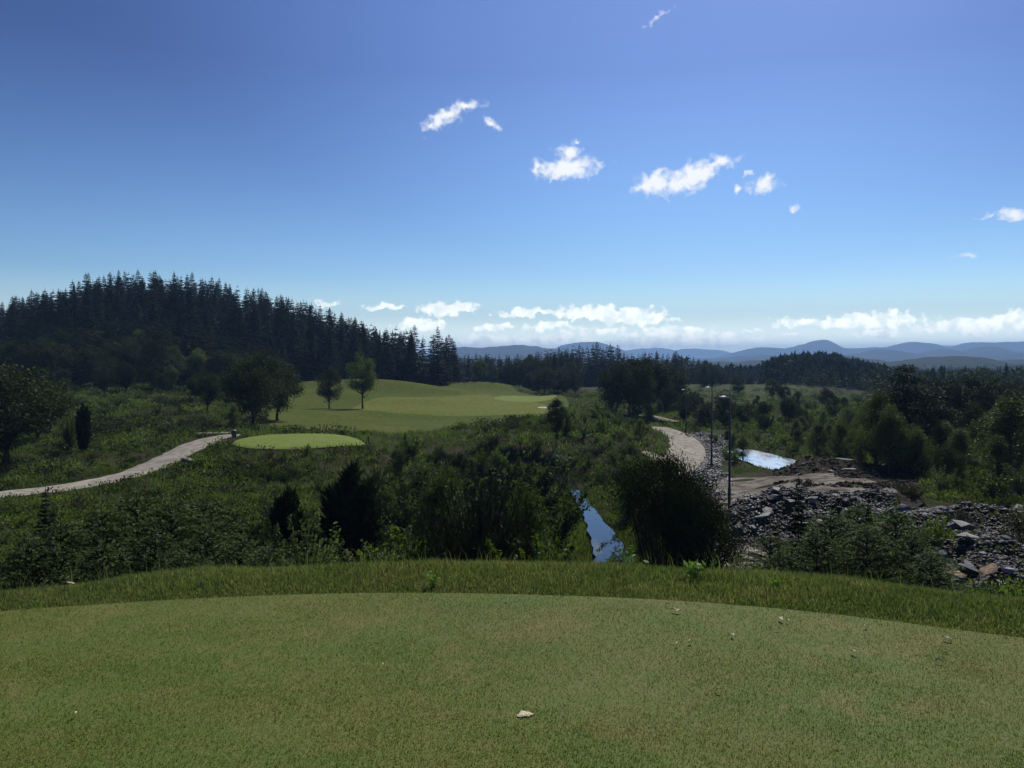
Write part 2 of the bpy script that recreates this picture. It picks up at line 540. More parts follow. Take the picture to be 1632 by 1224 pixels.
class MB:
    """collects tubes, boxes and loose leaves for one mesh"""
    def __init__(self):
        self.V = []; self.Fq = []; self.Ft = []; self.n = 0

    def add(self, V, q=None, t=None):
        V = np.asarray(V, float).reshape(-1, 3)
        if q is not None and len(q): self.Fq.append(np.asarray(q, int).reshape(-1, 4) + self.n)
        if t is not None and len(t): self.Ft.append(np.asarray(t, int).reshape(-1, 3) + self.n)
        self.V.append(V); self.n += len(V)

    def tube(self, pts, rad, k=6, cap=True):
        pts = np.asarray(pts, float); m = len(pts)
        rad = np.broadcast_to(np.asarray(rad, float), (m,))
        T = np.gradient(pts, axis=0)
        T /= np.linalg.norm(T, axis=1)[:, None] + 1e-9
        ref = np.array([0, 0, 1.0]) if abs(T[0][2]) < 0.9 else np.array([1.0, 0, 0])
        a = np.cross(T, ref); a /= np.linalg.norm(a, axis=1)[:, None] + 1e-9
        b = np.cross(T, a)
        th = np.arange(k) / k * 2 * PI
        V = pts[:, None, :] + rad[:, None, None] * (np.cos(th)[None, :, None] * a[:, None, :] + np.sin(th)[None, :, None] * b[:, None, :])
        q = []
        for i in range(m - 1):
            for j in range(k):
                q.append((i * k + j, i * k + (j + 1) % k, (i + 1) * k + (j + 1) % k, (i + 1) * k + j))
        t = []
        V = V.reshape(-1, 3)
        if cap:
            V = np.vstack([V, pts[0], pts[-1]])
            c0, c1 = m * k, m * k + 1
            for j in range(k):
                t.append((c0, (j + 1) % k, j)); t.append((c1, (m - 1) * k + j, (m - 1) * k + (j + 1) % k))
        self.add(V, q, t)

    def box(self, c, s, rz=0, bev=0.0):
        cx, cy, cz = c; sx, sy, sz = [a / 2 for a in s]
        b = min(bev, sx * 0.9, sy * 0.9, sz * 0.9)
        if b <= 0:
            V = [(x, y, z) for x in (-sx, sx) for y in (-sy, sy) for z in (-sz, sz)]
            q = [(0, 1, 3, 2), (4, 6, 7, 5), (0, 4, 5, 1), (2, 3, 7, 6), (0, 2, 6, 4), (1, 5, 7, 3)]
            V = np.array(V)
        else:
            ring = [(-sx, -sy), (sx, -sy), (sx, sy), (-sx, sy)]
            V = []
            for z, ins in ((-sz, b), (-sz + b, 0), (sz - b, 0), (sz, b)):
                for (x, y) in ring:
                    V.append((x - math.copysign(ins, x), y - math.copysign(ins, y), z))
            V = np.array(V)
            q = [(3, 2, 1, 0), (12, 13, 14, 15)]
            for r in range(3):
                for j in range(4):
                    q.append((r * 4 + j, r * 4 + (j + 1) % 4, r * 4 + 4 + (j + 1) % 4, r * 4 + 4 + j))
        c_, s_ = math.cos(rz), math.sin(rz)
        R = np.array([[c_, -s_, 0], [s_, c_, 0], [0, 0, 1]])
        self.add(V @ R.T + np.array([cx, cy, cz]), q)

    def tris(self, A, B, C):
        n = len(A)
        V = np.stack([A, B, C], 1).reshape(-1, 3)
        self.add(V, None, np.arange(3 * n).reshape(-1, 3))

    def quads(self, A, B, C, D):
        n = len(A)
        V = np.stack([A, B, C, D], 1).reshape(-1, 3)
        self.add(V, np.arange(4 * n).reshape(-1, 4))

    def mesh(self, name, mat, smooth=False):
        V = np.vstack(self.V)
        fs = []
        if self.Fq: fs.append(np.vstack(self.Fq))
        if self.Ft: fs.append(np.vstack(self.Ft))
        return np_mesh(name, V, fs, (mat,), smooth)

    def build(self, name, mat, parent=None, smooth=False):
        return link(name, self.mesh(name, mat, smooth), parent)


def unit(v):
    return v / (np.linalg.norm(v, axis=-1, keepdims=True) + 1e-9)


# ------------------------------------------------------------------ materials
def new_mat(name):
    m = bpy.data.materials.new(name)
    m.use_nodes = True
    m.node_tree.nodes.clear()
    return m, NT(m.node_tree)


def wpos(k):
    return k.n('ShaderNodeNewGeometry').outputs['Position']


def leaf_mat(name, c1, c2, trans=0.35, tcol=None, rough=0.55, spec=0.25, tip=None):
    m, k = new_mat(name)
    geo = k.n('ShaderNodeNewGeometry')
    oi = k.n('ShaderNodeObjectInfo')
    tc = k.n('ShaderNodeTexCoord')
    f = k.m('ADD', k.m('MULTIPLY', geo.outputs['Random Per Island'], 0.55), k.m('MULTIPLY', oi.outputs['Random'], 0.25))
    nz = k.noise(geo.outputs['Position'], 0.9, 3)
    f = k.m('ADD', f, k.m('MULTIPLY', k.ramp(nz, 0.35, 0.65), 0.3), clamp=True)
    c = k.mix(f, c1, c2)
    # broad darker and lighter patches: sunlit and shaded growth painted into the colour
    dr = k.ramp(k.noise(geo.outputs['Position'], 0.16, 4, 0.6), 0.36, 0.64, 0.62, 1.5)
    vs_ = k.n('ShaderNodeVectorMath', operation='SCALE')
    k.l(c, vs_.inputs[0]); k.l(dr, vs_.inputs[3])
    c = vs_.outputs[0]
    if tip:
        at = k.n('ShaderNodeAttribute', attribute_name='tip')
        c = k.mix(at.outputs['Fac'], c, tip)
    p = k.n('ShaderNodeBsdfPrincipled')
    k.l(c, p.inputs['Base Color'])
    p.inputs['Roughness'].default_value = rough
    p.inputs['Specular IOR Level'].default_value = spec
    t = k.n('ShaderNodeBsdfTranslucent')
    tb = k.mix(1.0, c, tcol or (1.25, 1.35, 0.7), 'MULTIPLY')
    k.l(tb, t.inputs[0])
    mx = k.n('ShaderNodeMixShader')
    mx.inputs[0].default_value = trans
    k.l(p.outputs[0], mx.inputs[1]); k.l(t.outputs[0], mx.inputs[2])
    o = k.n('ShaderNodeOutputMaterial')
    k.l(mx.outputs[0], o.inputs[0])
    return m


def rough_mat(name, cols, scales=(0.3, 2.0, 12.0), rough=0.9, bump=0.3, bscale=8.0, bdist=0.05, spec=0.04, obj=False):
    """mottled surface from three colours"""
    m, k = new_mat(name)
    if obj:
        vec = k.n('ShaderNodeTexCoord').outputs['Object']
    else:
        vec = wpos(k)
    a = k.ramp(k.noise(vec, scales[0], 5), 0.38, 0.62)
    b = k.ramp(k.noise(vec, scales[1], 5), 0.40, 0.62)
    g = k.noise(vec, scales[2], 4, 0.65)
    c = k.mix(a, cols[0], cols[1])
    c = k.mix(b, c, cols[2])
    gr = k.ramp(g, 0.25, 0.75, 0.62, 1.38, 'LINEAR')
    vm = k.n('ShaderNodeVectorMath', operation='SCALE')
    k.l(c, vm.inputs[0]); k.l(gr, vm.inputs[3])
    c = vm.outputs[0]
    if obj:
        oi = k.n('ShaderNodeObjectInfo')
        s = k.ramp(oi.outputs['Random'], 0, 1, 0.6, 1.4, 'LINEAR')
        v2 = k.n('ShaderNodeVectorMath', operation='SCALE')
        k.l(c, v2.inputs[0]); k.l(s, v2.inputs[3])
        c = v2.outputs[0]
    p = k.n('ShaderNodeBsdfPrincipled')
    k.l(c, p.inputs['Base Color'])
    p.inputs['Roughness'].default_value = rough
    p.inputs['Specular IOR Level'].default_value = spec
    bn = k.n('ShaderNodeBump')
    bn.inputs['Strength'].default_value = bump
    bn.inputs['Distance'].default_value = bdist
    k.l(k.noise(vec, bscale, 6, 0.65), bn.inputs['Height'])
    k.l(bn.outputs[0], p.inputs['Normal'])
    o = k.n('ShaderNodeOutputMaterial')
    k.l(p.outputs[0], o.inputs[0])
    return m


def turf_mat(name, green, lush, dry, trans=0.0, spec=0.15, rough=0.8, fine=0.5, islands=False):
    """short grass: green and lush drifts with dry patches; same drifts in blades and soil"""
    m, k = new_mat(name)
    geo = k.n('ShaderNodeNewGeometry')
    vec = geo.outputs['Position']
    a = k.ramp(k.noise(vec, 0.9, 4), 0.40, 0.62)
    b = k.ramp(k.noise(vec, 1.7, 5, 0.6, 0.4), 0.50, 0.68)
    c3 = k.ramp(k.noise(vec, 7.0, 4, 0.6), 0.45, 0.7)
    c = k.mix(a, green, lush)
    sx = k.n('ShaderNodeSeparateXYZ'); k.l(vec, sx.inputs[0])
    b = k.m('MULTIPLY', b, k.ramp(sx.outputs[0], -3.0, 4.0, 0.25, 0.75, 'LINEAR'))
    c = k.mix(b, c, dry)
    c = k.mix(k.m('MULTIPLY', c3, 0.35), c, dry)
    if islands:
        s = k.ramp(geo.outputs['Random Per Island'], 0, 1, 1 - fine, 1 + fine, 'LINEAR')
    else:
        s = k.ramp(k.noise(vec, 90, 3, 0.7), 0.25, 0.75, 1 - fine, 1 + fine, 'LINEAR')
    vm = k.n('ShaderNodeVectorMath', operation='SCALE')
    k.l(c, vm.inputs[0]); k.l(s, vm.inputs[3])
    c = vm.outputs[0]
    p = k.n('ShaderNodeBsdfPrincipled')
    k.l(c, p.inputs['Base Color'])
    p.inputs['Roughness'].default_value = rough
    p.inputs['Specular IOR Level'].default_value = spec
    last = p.outputs[0]
    if trans > 0:
        t = k.n('ShaderNodeBsdfTranslucent')
        k.l(k.mix(1.0, c, (1.15, 1.25, 0.6), 'MULTIPLY'), t.inputs[0])
        mx = k.n('ShaderNodeMixShader')
        mx.inputs[0].default_value = trans
        k.l(last, mx.inputs[1]); k.l(t.outputs[0], mx.inputs[2])
        last = mx.outputs[0]
    o = k.n('ShaderNodeOutputMaterial')
    k.l(last, o.inputs[0])
    return m


def water_mat(name, body, wave, wdist):
    m, k = new_mat(name)
    p = k.n('ShaderNodeBsdfPrincipled')
    p.inputs['Base Color'].default_value = (*body, 1)
    p.inputs['Roughness'].default_value = 0.03
    p.inputs['IOR'].default_value = 1.33
    p.inputs['Specular IOR Level'].default_value = 0.6
    bn = k.n('ShaderNodeBump')
    bn.inputs['Strength'].default_value = 0.25
    bn.inputs['Distance'].default_value = wdist
    k.l(k.noise(wpos(k), wave, 3), bn.inputs['Height'])
    k.l(bn.outputs[0], p.inputs['Normal'])
    o = k.n('ShaderNodeOutputMaterial')
    k.l(p.outputs[0], o.inputs[0])
    return m


M = {}
M['ground'] = rough_mat('heath_ground', [(0.028, 0.036, 0.010), (0.042, 0.056, 0.013), (0.036, 0.032, 0.014)], (0.09, 0.5, 5.0), bump=0.6, bscale=2.2, bdist=0.25)
M['hill'] = rough_mat('hill_ground', [(0.014, 0.024, 0.008), (0.022, 0.036, 0.010), (0.024, 0.028, 0.012)], (0.004, 0.012, 0.05), bump=0.4, bscale=0.06, bdist=4)
M['mount'] = rough_mat('mountain_ground', [(0.018, 0.026, 0.018), (0.03, 0.038, 0.026), (0.045, 0.045, 0.042)], (0.0012, 0.004, 0.012), bump=0.5, bscale=0.01, bdist=20)
M['lawn'] = turf_mat('lawn_turf', (0.104, 0.126, 0.024), (0.088, 0.126, 0.021), (0.175, 0.148, 0.05), fine=0.55)
M['lawn_blade'] = turf_mat('lawn_blade', (0.175, 0.198, 0.042), (0.138, 0.192, 0.036), (0.31, 0.262, 0.095), trans=0.3, fine=0.6, islands=True)
M['rough_blade'] = turf_mat('rough_blade', (0.180, 0.215, 0.078), (0.120, 0.165, 0.055), (0.31, 0.27, 0.14), trans=0.38, fine=0.5, islands=True)
M['fair'] = rough_mat('fairway_turf', [(0.074, 0.092, 0.014), (0.092, 0.102, 0.018), (0.066, 0.090, 0.012)], (0.05, 0.16, 1.6), bump=0.15, bscale=6, bdist=0.05)
M['fair2'] = rough_mat('fairway_light_turf', [(0.122, 0.138, 0.024), (0.132, 0.142, 0.028), (0.112, 0.134, 0.022)], (0.05, 0.2, 1.6), bump=0.1, bscale=6, bdist=0.04)
M['green'] = rough_mat('green_turf', [(0.160, 0.205, 0.046), (0.180, 0.215, 0.054), (0.145, 0.195, 0.040)], (0.25, 1.1, 7), bump=0.05, bscale=9, bdist=0.02)
M['meadow'] = rough_mat('meadow_turf', [(0.038, 0.062, 0.014), (0.048, 0.068, 0.016), (0.04, 0.045, 0.018)], (0.03, 0.09, 0.6), bump=0.3, bscale=1.0, bdist=0.2)
M['path'] = rough_mat('path_gravel', [(0.32, 0.295, 0.24), (0.38, 0.35, 0.29), (0.24, 0.215, 0.17)], (0.35, 1.6, 22), bump=0.5, bscale=16, bdist=0.04)
M['sand'] = rough_mat('bunker_sand', [(0.5, 0.44, 0.33), (0.55, 0.5, 0.4), (0.45, 0.4, 0.3)], (0.3, 2, 20))
M['dirt'] = rough_mat('bare_dirt', [(0.19, 0.165, 0.13), (0.26, 0.235, 0.19), (0.10, 0.085, 0.065)], (0.3, 1.1, 9), bump=0.8, bscale=3, bdist=0.2)
M['peat'] = rough_mat('peat', [(0.026, 0.021, 0.016), (0.04, 0.033, 0.025), (0.06, 0.05, 0.04)], (0.5, 2, 9), bump=1.0, bscale=4, bdist=0.25)
M['rock'] = rough_mat('slate_rock', [(0.085, 0.085, 0.09), (0.15, 0.148, 0.148), (0.05, 0.048, 0.048)], (0.8, 3.0, 20), rough=0.62, bump=0.6, bscale=7, bdist=0.05, spec=0.4, obj=True)
M['rock_warm'] = rough_mat('warm_rock', [(0.42, 0.29, 0.18), (0.50, 0.38, 0.26), (0.22, 0.17, 0.13)], (0.8, 3.0, 20), rough=0.7, bump=0.6, bscale=7, bdist=0.05, obj=True)
M['rock_pale'] = rough_mat('pale_rock', [(0.30, 0.30, 0.30), (0.38, 0.37, 0.36), (0.20, 0.20, 0.20)], (0.8, 3.0, 20), rough=0.7, bump=0.5, bscale=7, bdist=0.05, obj=True)
M['rubble'] = rough_mat('dark_rubble', [(0.055, 0.05, 0.048), (0.09, 0.085, 0.08), (0.03, 0.027, 0.025)], (1.2, 5, 20), rough=0.7, bump=0.3, bscale=14, bdist=0.03, spec=0.4)
M['gravel'] = rough_mat('loose_stone', [(0.15, 0.15, 0.155), (0.22, 0.22, 0.22), (0.09, 0.09, 0.09)], (1.2, 5, 20), rough=0.6, bump=0.3, bscale=14, bdist=0.03, spec=0.4)
M['bark'] = rough_mat('bark', [(0.055, 0.042, 0.032), (0.08, 0.065, 0.05), (0.035, 0.028, 0.022)], (1, 5, 20), bump=0.6, bscale=14, bdist=0.03, obj=True)
M['bark_pale'] = rough_mat('pale_bark', [(0.30, 0.28, 0.25), (0.38, 0.36, 0.33), (0.10, 0.09, 0.08)], (1, 4, 20), bump=0.3, bscale=14, bdist=0.02, obj=True)
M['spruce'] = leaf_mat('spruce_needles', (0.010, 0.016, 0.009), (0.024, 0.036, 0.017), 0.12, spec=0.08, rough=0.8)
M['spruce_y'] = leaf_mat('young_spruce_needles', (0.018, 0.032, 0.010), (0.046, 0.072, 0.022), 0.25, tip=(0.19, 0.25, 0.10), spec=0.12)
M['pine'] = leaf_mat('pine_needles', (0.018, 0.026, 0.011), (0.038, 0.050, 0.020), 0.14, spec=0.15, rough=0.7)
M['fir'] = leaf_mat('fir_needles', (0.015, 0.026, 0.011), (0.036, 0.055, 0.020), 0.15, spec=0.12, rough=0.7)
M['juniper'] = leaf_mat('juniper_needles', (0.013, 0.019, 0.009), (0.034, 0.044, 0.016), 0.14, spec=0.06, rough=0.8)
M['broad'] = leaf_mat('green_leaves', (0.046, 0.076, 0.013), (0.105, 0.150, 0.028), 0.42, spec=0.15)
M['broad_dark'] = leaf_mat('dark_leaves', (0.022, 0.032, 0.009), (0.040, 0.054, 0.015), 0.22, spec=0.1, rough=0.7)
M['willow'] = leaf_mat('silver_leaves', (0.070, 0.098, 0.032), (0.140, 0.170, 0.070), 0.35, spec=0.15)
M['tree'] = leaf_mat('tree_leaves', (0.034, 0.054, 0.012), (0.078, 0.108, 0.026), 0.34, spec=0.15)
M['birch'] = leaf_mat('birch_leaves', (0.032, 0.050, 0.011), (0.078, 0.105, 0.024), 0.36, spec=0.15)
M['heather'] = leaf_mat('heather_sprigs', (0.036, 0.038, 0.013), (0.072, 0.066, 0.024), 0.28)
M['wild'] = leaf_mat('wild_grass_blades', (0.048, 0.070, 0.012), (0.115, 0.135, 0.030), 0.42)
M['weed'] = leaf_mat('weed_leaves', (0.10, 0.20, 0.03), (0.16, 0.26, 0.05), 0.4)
M['dryleaf'] = rough_mat('dry_leaf', [(0.55, 0.50, 0.36), (0.62, 0.58, 0.45), (0.45, 0.38, 0.25)], (20, 60, 200), bump=0.1)
M['divot'] = rough_mat('pale_divot', [(0.66, 0.60, 0.44), (0.74, 0.68, 0.52), (0.50, 0.42, 0.26)], (30, 90, 200), bump=0.5, bscale=80, bdist=0.01)
M['pole'] = rough_mat('dark_pole_metal', [(0.03, 0.032, 0.034), (0.04, 0.042, 0.045), (0.025, 0.025, 0.025)], (1, 3, 20), rough=0.5, spec=0.5, bump=0.05)
M['lamp'] = rough_mat('lamp_housing', [(0.55, 0.56, 0.58), (0.6, 0.6, 0.62), (0.5, 0.5, 0.5)], (3, 9, 20), rough=0.4, spec=0.5, bump=0.02)
M['bin'] = rough_mat('bin_plastic', [(0.02, 0.02, 0.022), (0.03, 0.03, 0.032), (0.015, 0.015, 0.015)], (3, 9, 20), rough=0.45, spec=0.5, bump=0.02)
M['white'] = rough_mat('white_plastic', [(0.7, 0.7, 0.68), (0.75, 0.75, 0.73), (0.6, 0.6, 0.58)], (3, 9, 20), rough=0.5, bump=0.02)
M['wood'] = rough_mat('weathered_wood', [(0.36, 0.33, 0.28), (0.42, 0.39, 0.34), (0.22, 0.19, 0.15)], (2, 9, 30), rough=0.8, bump=0.4, bscale=20, bdist=0.01)
M['post'] = rough_mat('dark_wood', [(0.04, 0.032, 0.025), (0.06, 0.05, 0.04), (0.03, 0.025, 0.02)], (2, 9, 30), rough=0.8, bump=0.4, bscale=20, bdist=0.01)
M['stream'] = water_mat('stream_water', (0.010, 0.014, 0.014), 2.0, 0.006)
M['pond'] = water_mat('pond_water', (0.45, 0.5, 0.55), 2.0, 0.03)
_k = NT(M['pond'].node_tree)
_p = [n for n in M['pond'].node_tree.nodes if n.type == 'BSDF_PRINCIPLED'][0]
# pale base and white patches paint sky glare and sun glitter onto the water
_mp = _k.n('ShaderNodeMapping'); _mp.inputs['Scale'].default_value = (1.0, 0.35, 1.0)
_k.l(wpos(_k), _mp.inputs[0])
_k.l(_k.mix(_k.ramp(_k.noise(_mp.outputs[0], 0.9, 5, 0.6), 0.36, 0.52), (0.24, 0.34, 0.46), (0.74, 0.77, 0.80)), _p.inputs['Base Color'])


# ------------------------------------------------------------------ ground
def build_ground():
    az = np.concatenate([np.linspace(-PI, -0.66, 60)[:-1], np.linspace(-0.66, 0.66, 640), np.linspace(0.66, PI, 60)[1:-1]])
    rr = np.concatenate([[0.4, 1.0, 2.0, 3.0], np.exp(np.linspace(math.log(3.6), math.log(14), 130)),
                         np.exp(np.linspace(math.log(14), math.log(200), 330))[1:], np.exp(np.linspace(math.log(200), math.log(12500), 190))[1:]])
    A, R = np.meshgrid(az, rr)
    X = R * np.sin(A); Y = R * np.cos(A)
    Z = terrain_h(X.ravel(), Y.ravel()).reshape(X.shape)
    V = np.stack([X, Y, Z], -1).reshape(-1, 3)
    nr, na = X.shape
    i = np.arange(nr - 1)[:, None]; j = np.arange(na)[None, :]
    j2 = (j + 1) % na
    q = np.stack([i * na + j + 0 * j2, i * na + j2, (i + 1) * na + j2, (i + 1) * na + j + 0 * j2], -1).reshape(-1, 4)
    q = q[:, ::-1]
    V = np.vstack([V, [0, 0, 0]])
    t = np.array([(len(V) - 1, (k + 1) % na, k) for k in range(na)])
    cz = Z
    # the forest floor and far country carry the calmer hill soil
    ry = R[:-1, :].ravel()
    mid = (ry > 260).astype(np.int32)
    midx = np.concatenate([mid, np.zeros(len(t), np.int32)])
    struct(link('ground', np_mesh('ground', V, [q, t], (M['ground'], M['hill']), True, midx)))


def ribbon(name, L, mat, off=0.05, nw=6, jit=0.0, z=None, seed=1):
    P = L[:, :2]
    T = np.gradient(P, axis=0); T = unit(T)
    N = np.stack([T[:, 1], -T[:, 0]], 1)
    # resample densely so that the sheet follows the ground
    seg = np.concatenate([[0], np.cumsum(np.linalg.norm(np.diff(P, axis=0), axis=1))])
    s = np.arange(0, seg[-1], 0.35)
    px = np.interp(s, seg, P[:, 0]); py = np.interp(s, seg, P[:, 1]); w = np.interp(s, seg, L[:, 2])
    T = np.stack([np.gradient(px), np.gradient(py)], 1); T = unit(T)
    N = np.stack([T[:, 1], -T[:, 0]], 1)
    wl = w * (1 + jit * (fbm(s / 1.1, s * 0, seed, 3) - 0.44) * 2)
    wr = w * (1 + jit * (fbm(s / 1.1, s * 0 + 9, seed + 5, 3) - 0.44) * 2)
    c = np.linspace(-1, 1, nw + 1)
    ww = np.where(c[None, :] < 0, wl[:, None], wr[:, None]) * c[None, :]
    X = px[:, None] + N[:, 0:1] * ww; Y = py[:, None] + N[:, 1:2] * ww
    if z is None:
        Z = base_h(X, Y) + off - 0.10 * (np.abs(c)[None, :] > 0.99)
    else:
        Z = np.full(X.shape, z)
    V = np.stack([X, Y, Z], -1).reshape(-1, 3)
    n, m = X.shape
    i = np.arange(n - 1)[:, None]; j = np.arange(m - 1)[None, :]
    q = np.stack([i * m + j, i * m + j + 1, (i + 1) * m + j + 1, (i + 1) * m + j], -1).reshape(-1, 4)
    return struct(link(name, np_mesh(name, V, [q], (mat,), True)))


def star(name, B, mat, off, rings=14, ctr=None, zc=None, z=None, skirt=0.0):
    B = np.asarray(B, float)[:, :2]
    c = np.array(ctr) if ctr is not None else B.mean(0)
    V = [np.array([[c[0], c[1]]])]
    for r in range(1, rings + 1):
        V.append(c + (B - c) * (r / rings))
    P = np.vstack(V)
    Z = base_h(P[:, 0], P[:, 1]) + off if z is None else np.full(len(P), z)
    n = len(B)
    if skirt:
        Z[-n:] -= skirt
    V = np.column_stack([P, Z])
    q = []
    t = [(0, 1 + k, 1 + (k + 1) % n) for k in range(n)]
    for r in range(rings - 1):
        for k in range(n):
            a = 1 + r * n
            q.append((a + k, a + n + k, a + n + (k + 1) % n, a + (k + 1) % n))
    return struct(link(name, np_mesh(name, V, [np.array(q), np.array(t)], (mat,), True)))


def ell_pts(e, n=64, jit=0.0, seed=1):
    th = np.arange(n) / n * 2 * PI
    r = 1 + jit * (fbm(np.cos(th) * 2.2 + 5, np.sin(th) * 2.2 + 5, seed, 3) - 0.44) * 2
    return np.stack([e[0] + e[2] * r * np.cos(th), e[1] + e[3] * r * np.sin(th)], 1)


build_ground()
# the mown top of the tee the picture was taken from
uu = np.linspace(-700, 2300, 160)
ym = np.interp(uu, MOWN_U, MOWN_Y)
ym = _blur(ym[:, None], 6, 0)[:, 0]
MX = (uu - W / 2) / F * ym
rows = 40
V = []
for i in range(rows + 1):
    f = i / rows
    V.append(np.column_stack([MX * (0.15 + 0.85 * f) if False else MX, -4 + (ym + 4) * f, np.full(len(uu), 0.006 + 0.004 * math.sin(i))]))
V = np.vstack(V); n_ = len(uu)
q = np.array([(i * n_ + j, i * n_ + j + 1, (i + 1) * n_ + j + 1, (i + 1) * n_ + j) for i in range(rows) for j in range(n_ - 1)])
V[:, 2] = 0.012
struct(link('tee_lawn', np_mesh('tee_lawn', V, [q], (M['lawn'],), True)))


def mown_y(x, y):
    t = x / np.maximum(y, 0.1)
    return np.interp(t * F + W / 2, uu, ym)


ribbon('gravel_path', LEFT_PATH, M['path'], 0.07, 6, 0.25)
ribbon('gravel_track', TRACK, M['path'], 0.07, 8, 0.22, seed=4)
ribbon('gravel_track', SPUR, M['path'], 0.09, 6, 0.25, seed=14)
ribbon('gravel_track', FAR_TRACK, M['path'], 0.10, 6, 0.2, seed=15)
ribbon('stream_water', np.column_stack([STREAM[:, 0], STREAM[:, 1], STREAM[:, 2] + 0.15]), M['stream'], 0, 6, 0.3, z=STREAM_Z, seed=8)
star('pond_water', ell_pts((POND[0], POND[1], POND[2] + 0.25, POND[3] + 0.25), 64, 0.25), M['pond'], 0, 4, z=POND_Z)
star('fairway', FAIR, M['fair'], 0.06, 40, skirt=0.12)
F2 = poly_pts([(560, 118), (600, 136), (660, 140), (720, 143), (790, 148), (850, 134), (900, 120), (886, 108), (820, 105), (740, 104), (660, 106), (600, 109), (560, 118)])
star('fairway_light_band', F2, M['fair2'], 0.10, 24, skirt=0.03)
star('tee_green', ell_pts(TEE2, 80, 0.05), M['green'], 0.10, 20, skirt=0.06)
star('putting_green', ell_pts(GREEN, 64, 0.08), M['green'], 0.16, 16, skirt=0.06)
BUNK = ell(873, 122, 1.7, 2.2)
star('bunker_sand', ell_pts(BUNK, 32, 0.2), M['sand'], 0.14, 5)
star('meadow', poly_pts([(1085, 178), (1080, 205), (1090, 232), (1180, 236), (1240, 225), (1290, 205), (1300, 185), (1280, 160), (1220, 142), (1190, 138), (1150, 148), (1120, 160), (1085, 178)]),
     M['meadow'], 0.14, 26, skirt=0.2)
star('meadow_strip', poly_pts([(905, 215), (900, 250), (950, 258), (985, 246), (975, 214), (940, 205), (905, 215)]), M['meadow'], 0.3, 12, skirt=0.4)
star('bare_dirt', poly_pts([(1120, 40), (1128, 48), (1150, 55), (1230, 53.5), (1330, 50), (1400, 46), (1440, 42), (1380, 38), (1260, 37), (1180, 36), (1150, 37.5), (1120, 40)]), M['dirt'], 0.16, 16, skirt=0.22)


# ------------------------------------------------------------------ far ranges
def ridge(name, d, prof, depth, mat, seed, rough=1.0, back=1.0):
    us = np.arange(prof[0][0], prof[-1][0] + 1, 3.0)
    vs = np.interp(us, [p[0] for p in prof], [p[1] for p in prof])
    vs = _blur(vs[:, None], 1.0, 0)[:, 0]
    vs = 572 + (vs - 572) * (1.14 if d > 2000 else 1.0)
    vs += (fbm(us / 26, us * 0 + seed, seed, 5) - 0.47) * 4.6 * rough
    vs += (fbm(us / 9, us * 0 + seed, seed + 40, 3) - 0.44) * 2.0
    zt = CAMZ - slope(vs) * d
    fr = np.linspace(-1, 1, 41)
    V = []
    for f in fr:
        yy = d + f * depth * (1.0 if f < 0 else back)
        pr = 0.5 + 0.5 * math.cos(PI * min(1, abs(f)))
        xx = (us - W / 2) / F * d * (yy / d) ** 0.3
        nz = (fbm(xx / (depth * 0.35), yy / (depth * 0.35) + xx * 0, seed + 3, 4) - 0.46)
        z = -24 + (zt + 24) * pr * (1 + (1 - pr) * nz * 1.1)
        V.append(np.column_stack([xx, np.full(len(us), yy), np.minimum(z, 240)]))
    V = np.vstack(V); n = len(us)
    q = np.array([(i * n + j, i * n + j + 1, (i + 1) * n + j + 1, (i + 1) * n + j) for i in range(len(fr) - 1) for j in range(n - 1)])
    return struct(link(name, np_mesh(name, V, [q], (mat,), True)))


ridge('hills', 1100, [(1330, 592), (1380, 583), (1430, 577), (1480, 571), (1515, 566), (1550, 570), (1600, 580), (1700, 577), (1900, 585)], 260, M['hill'], 3, 1.3)
ridge('hills', 1500, [(560, 575), (640, 572), (700, 572), (800, 572), (860, 575), (1000, 574), (1110, 576), (1180, 578), (1290, 566), (1340, 566), (1420, 578), (1520, 578), (1620, 572), (1720, 574), (1900, 576)], 350, M['hill'], 13, 1.2)
ridge('mountains', 3300, [(600, 570), (690, 562), (735, 555), (770, 556), (820, 553), (855, 554), (900, 562), (960, 575), (1100, 576), (1130, 573), (1180, 569), (1260, 566), (1330, 568), (1370, 564), (1400, 558), (1430, 562), (1470, 566), (1505, 557), (1530, 562), (1570, 555), (1600, 563), (1640, 562), (1900, 568)], 700, M['mount'], 5)
ridge('mountains', 5200, [(830, 575), (870, 562), (905, 550), (950, 547), (985, 556), (1010, 570), (1080, 574), (1140, 571), (1180, 561), (1205, 557), (1250, 557), (1285, 550), (1312, 545), (1335, 556), (1390, 557), (1420, 555), (1445, 549), (1480, 550), (1510, 560), (1545, 549), (1575, 550), (1640, 547), (1750, 556), (1900, 560)], 900, M['mount'], 7)
ridge('mountains', 8200, [(560, 575), (800, 575), (960, 566), (1020, 558), (1045, 555), (1075, 560), (1110, 556), (1150, 561), (1200, 566), (1300, 562), (1520, 553), (1560, 552), (1640, 552), (1900, 560)], 1300, M['mount'], 9)


# ------------------------------------------------------------------ plants: crowns and trunks
def trunk_mb(h, r, rng, lean=0.03, k=7, n=7):
    z = np.linspace(-0.25, h, n)
    t = np.clip(z / h, 0, 1)
    px = np.cumsum(rng.normal(0, lean * h / n, n)); py = np.cumsum(rng.normal(0, lean * h / n, n))
    px -= px[0]; py -= py[0]
    P = np.column_stack([px, py, z])
    R = r * (1 - t * 0.88) * (1 + 0.5 * np.exp(-np.maximum(z, 0) / (0.25 + 0.02 * h)))
    b = MB(); b.tube(P, R, k)
    return b, P


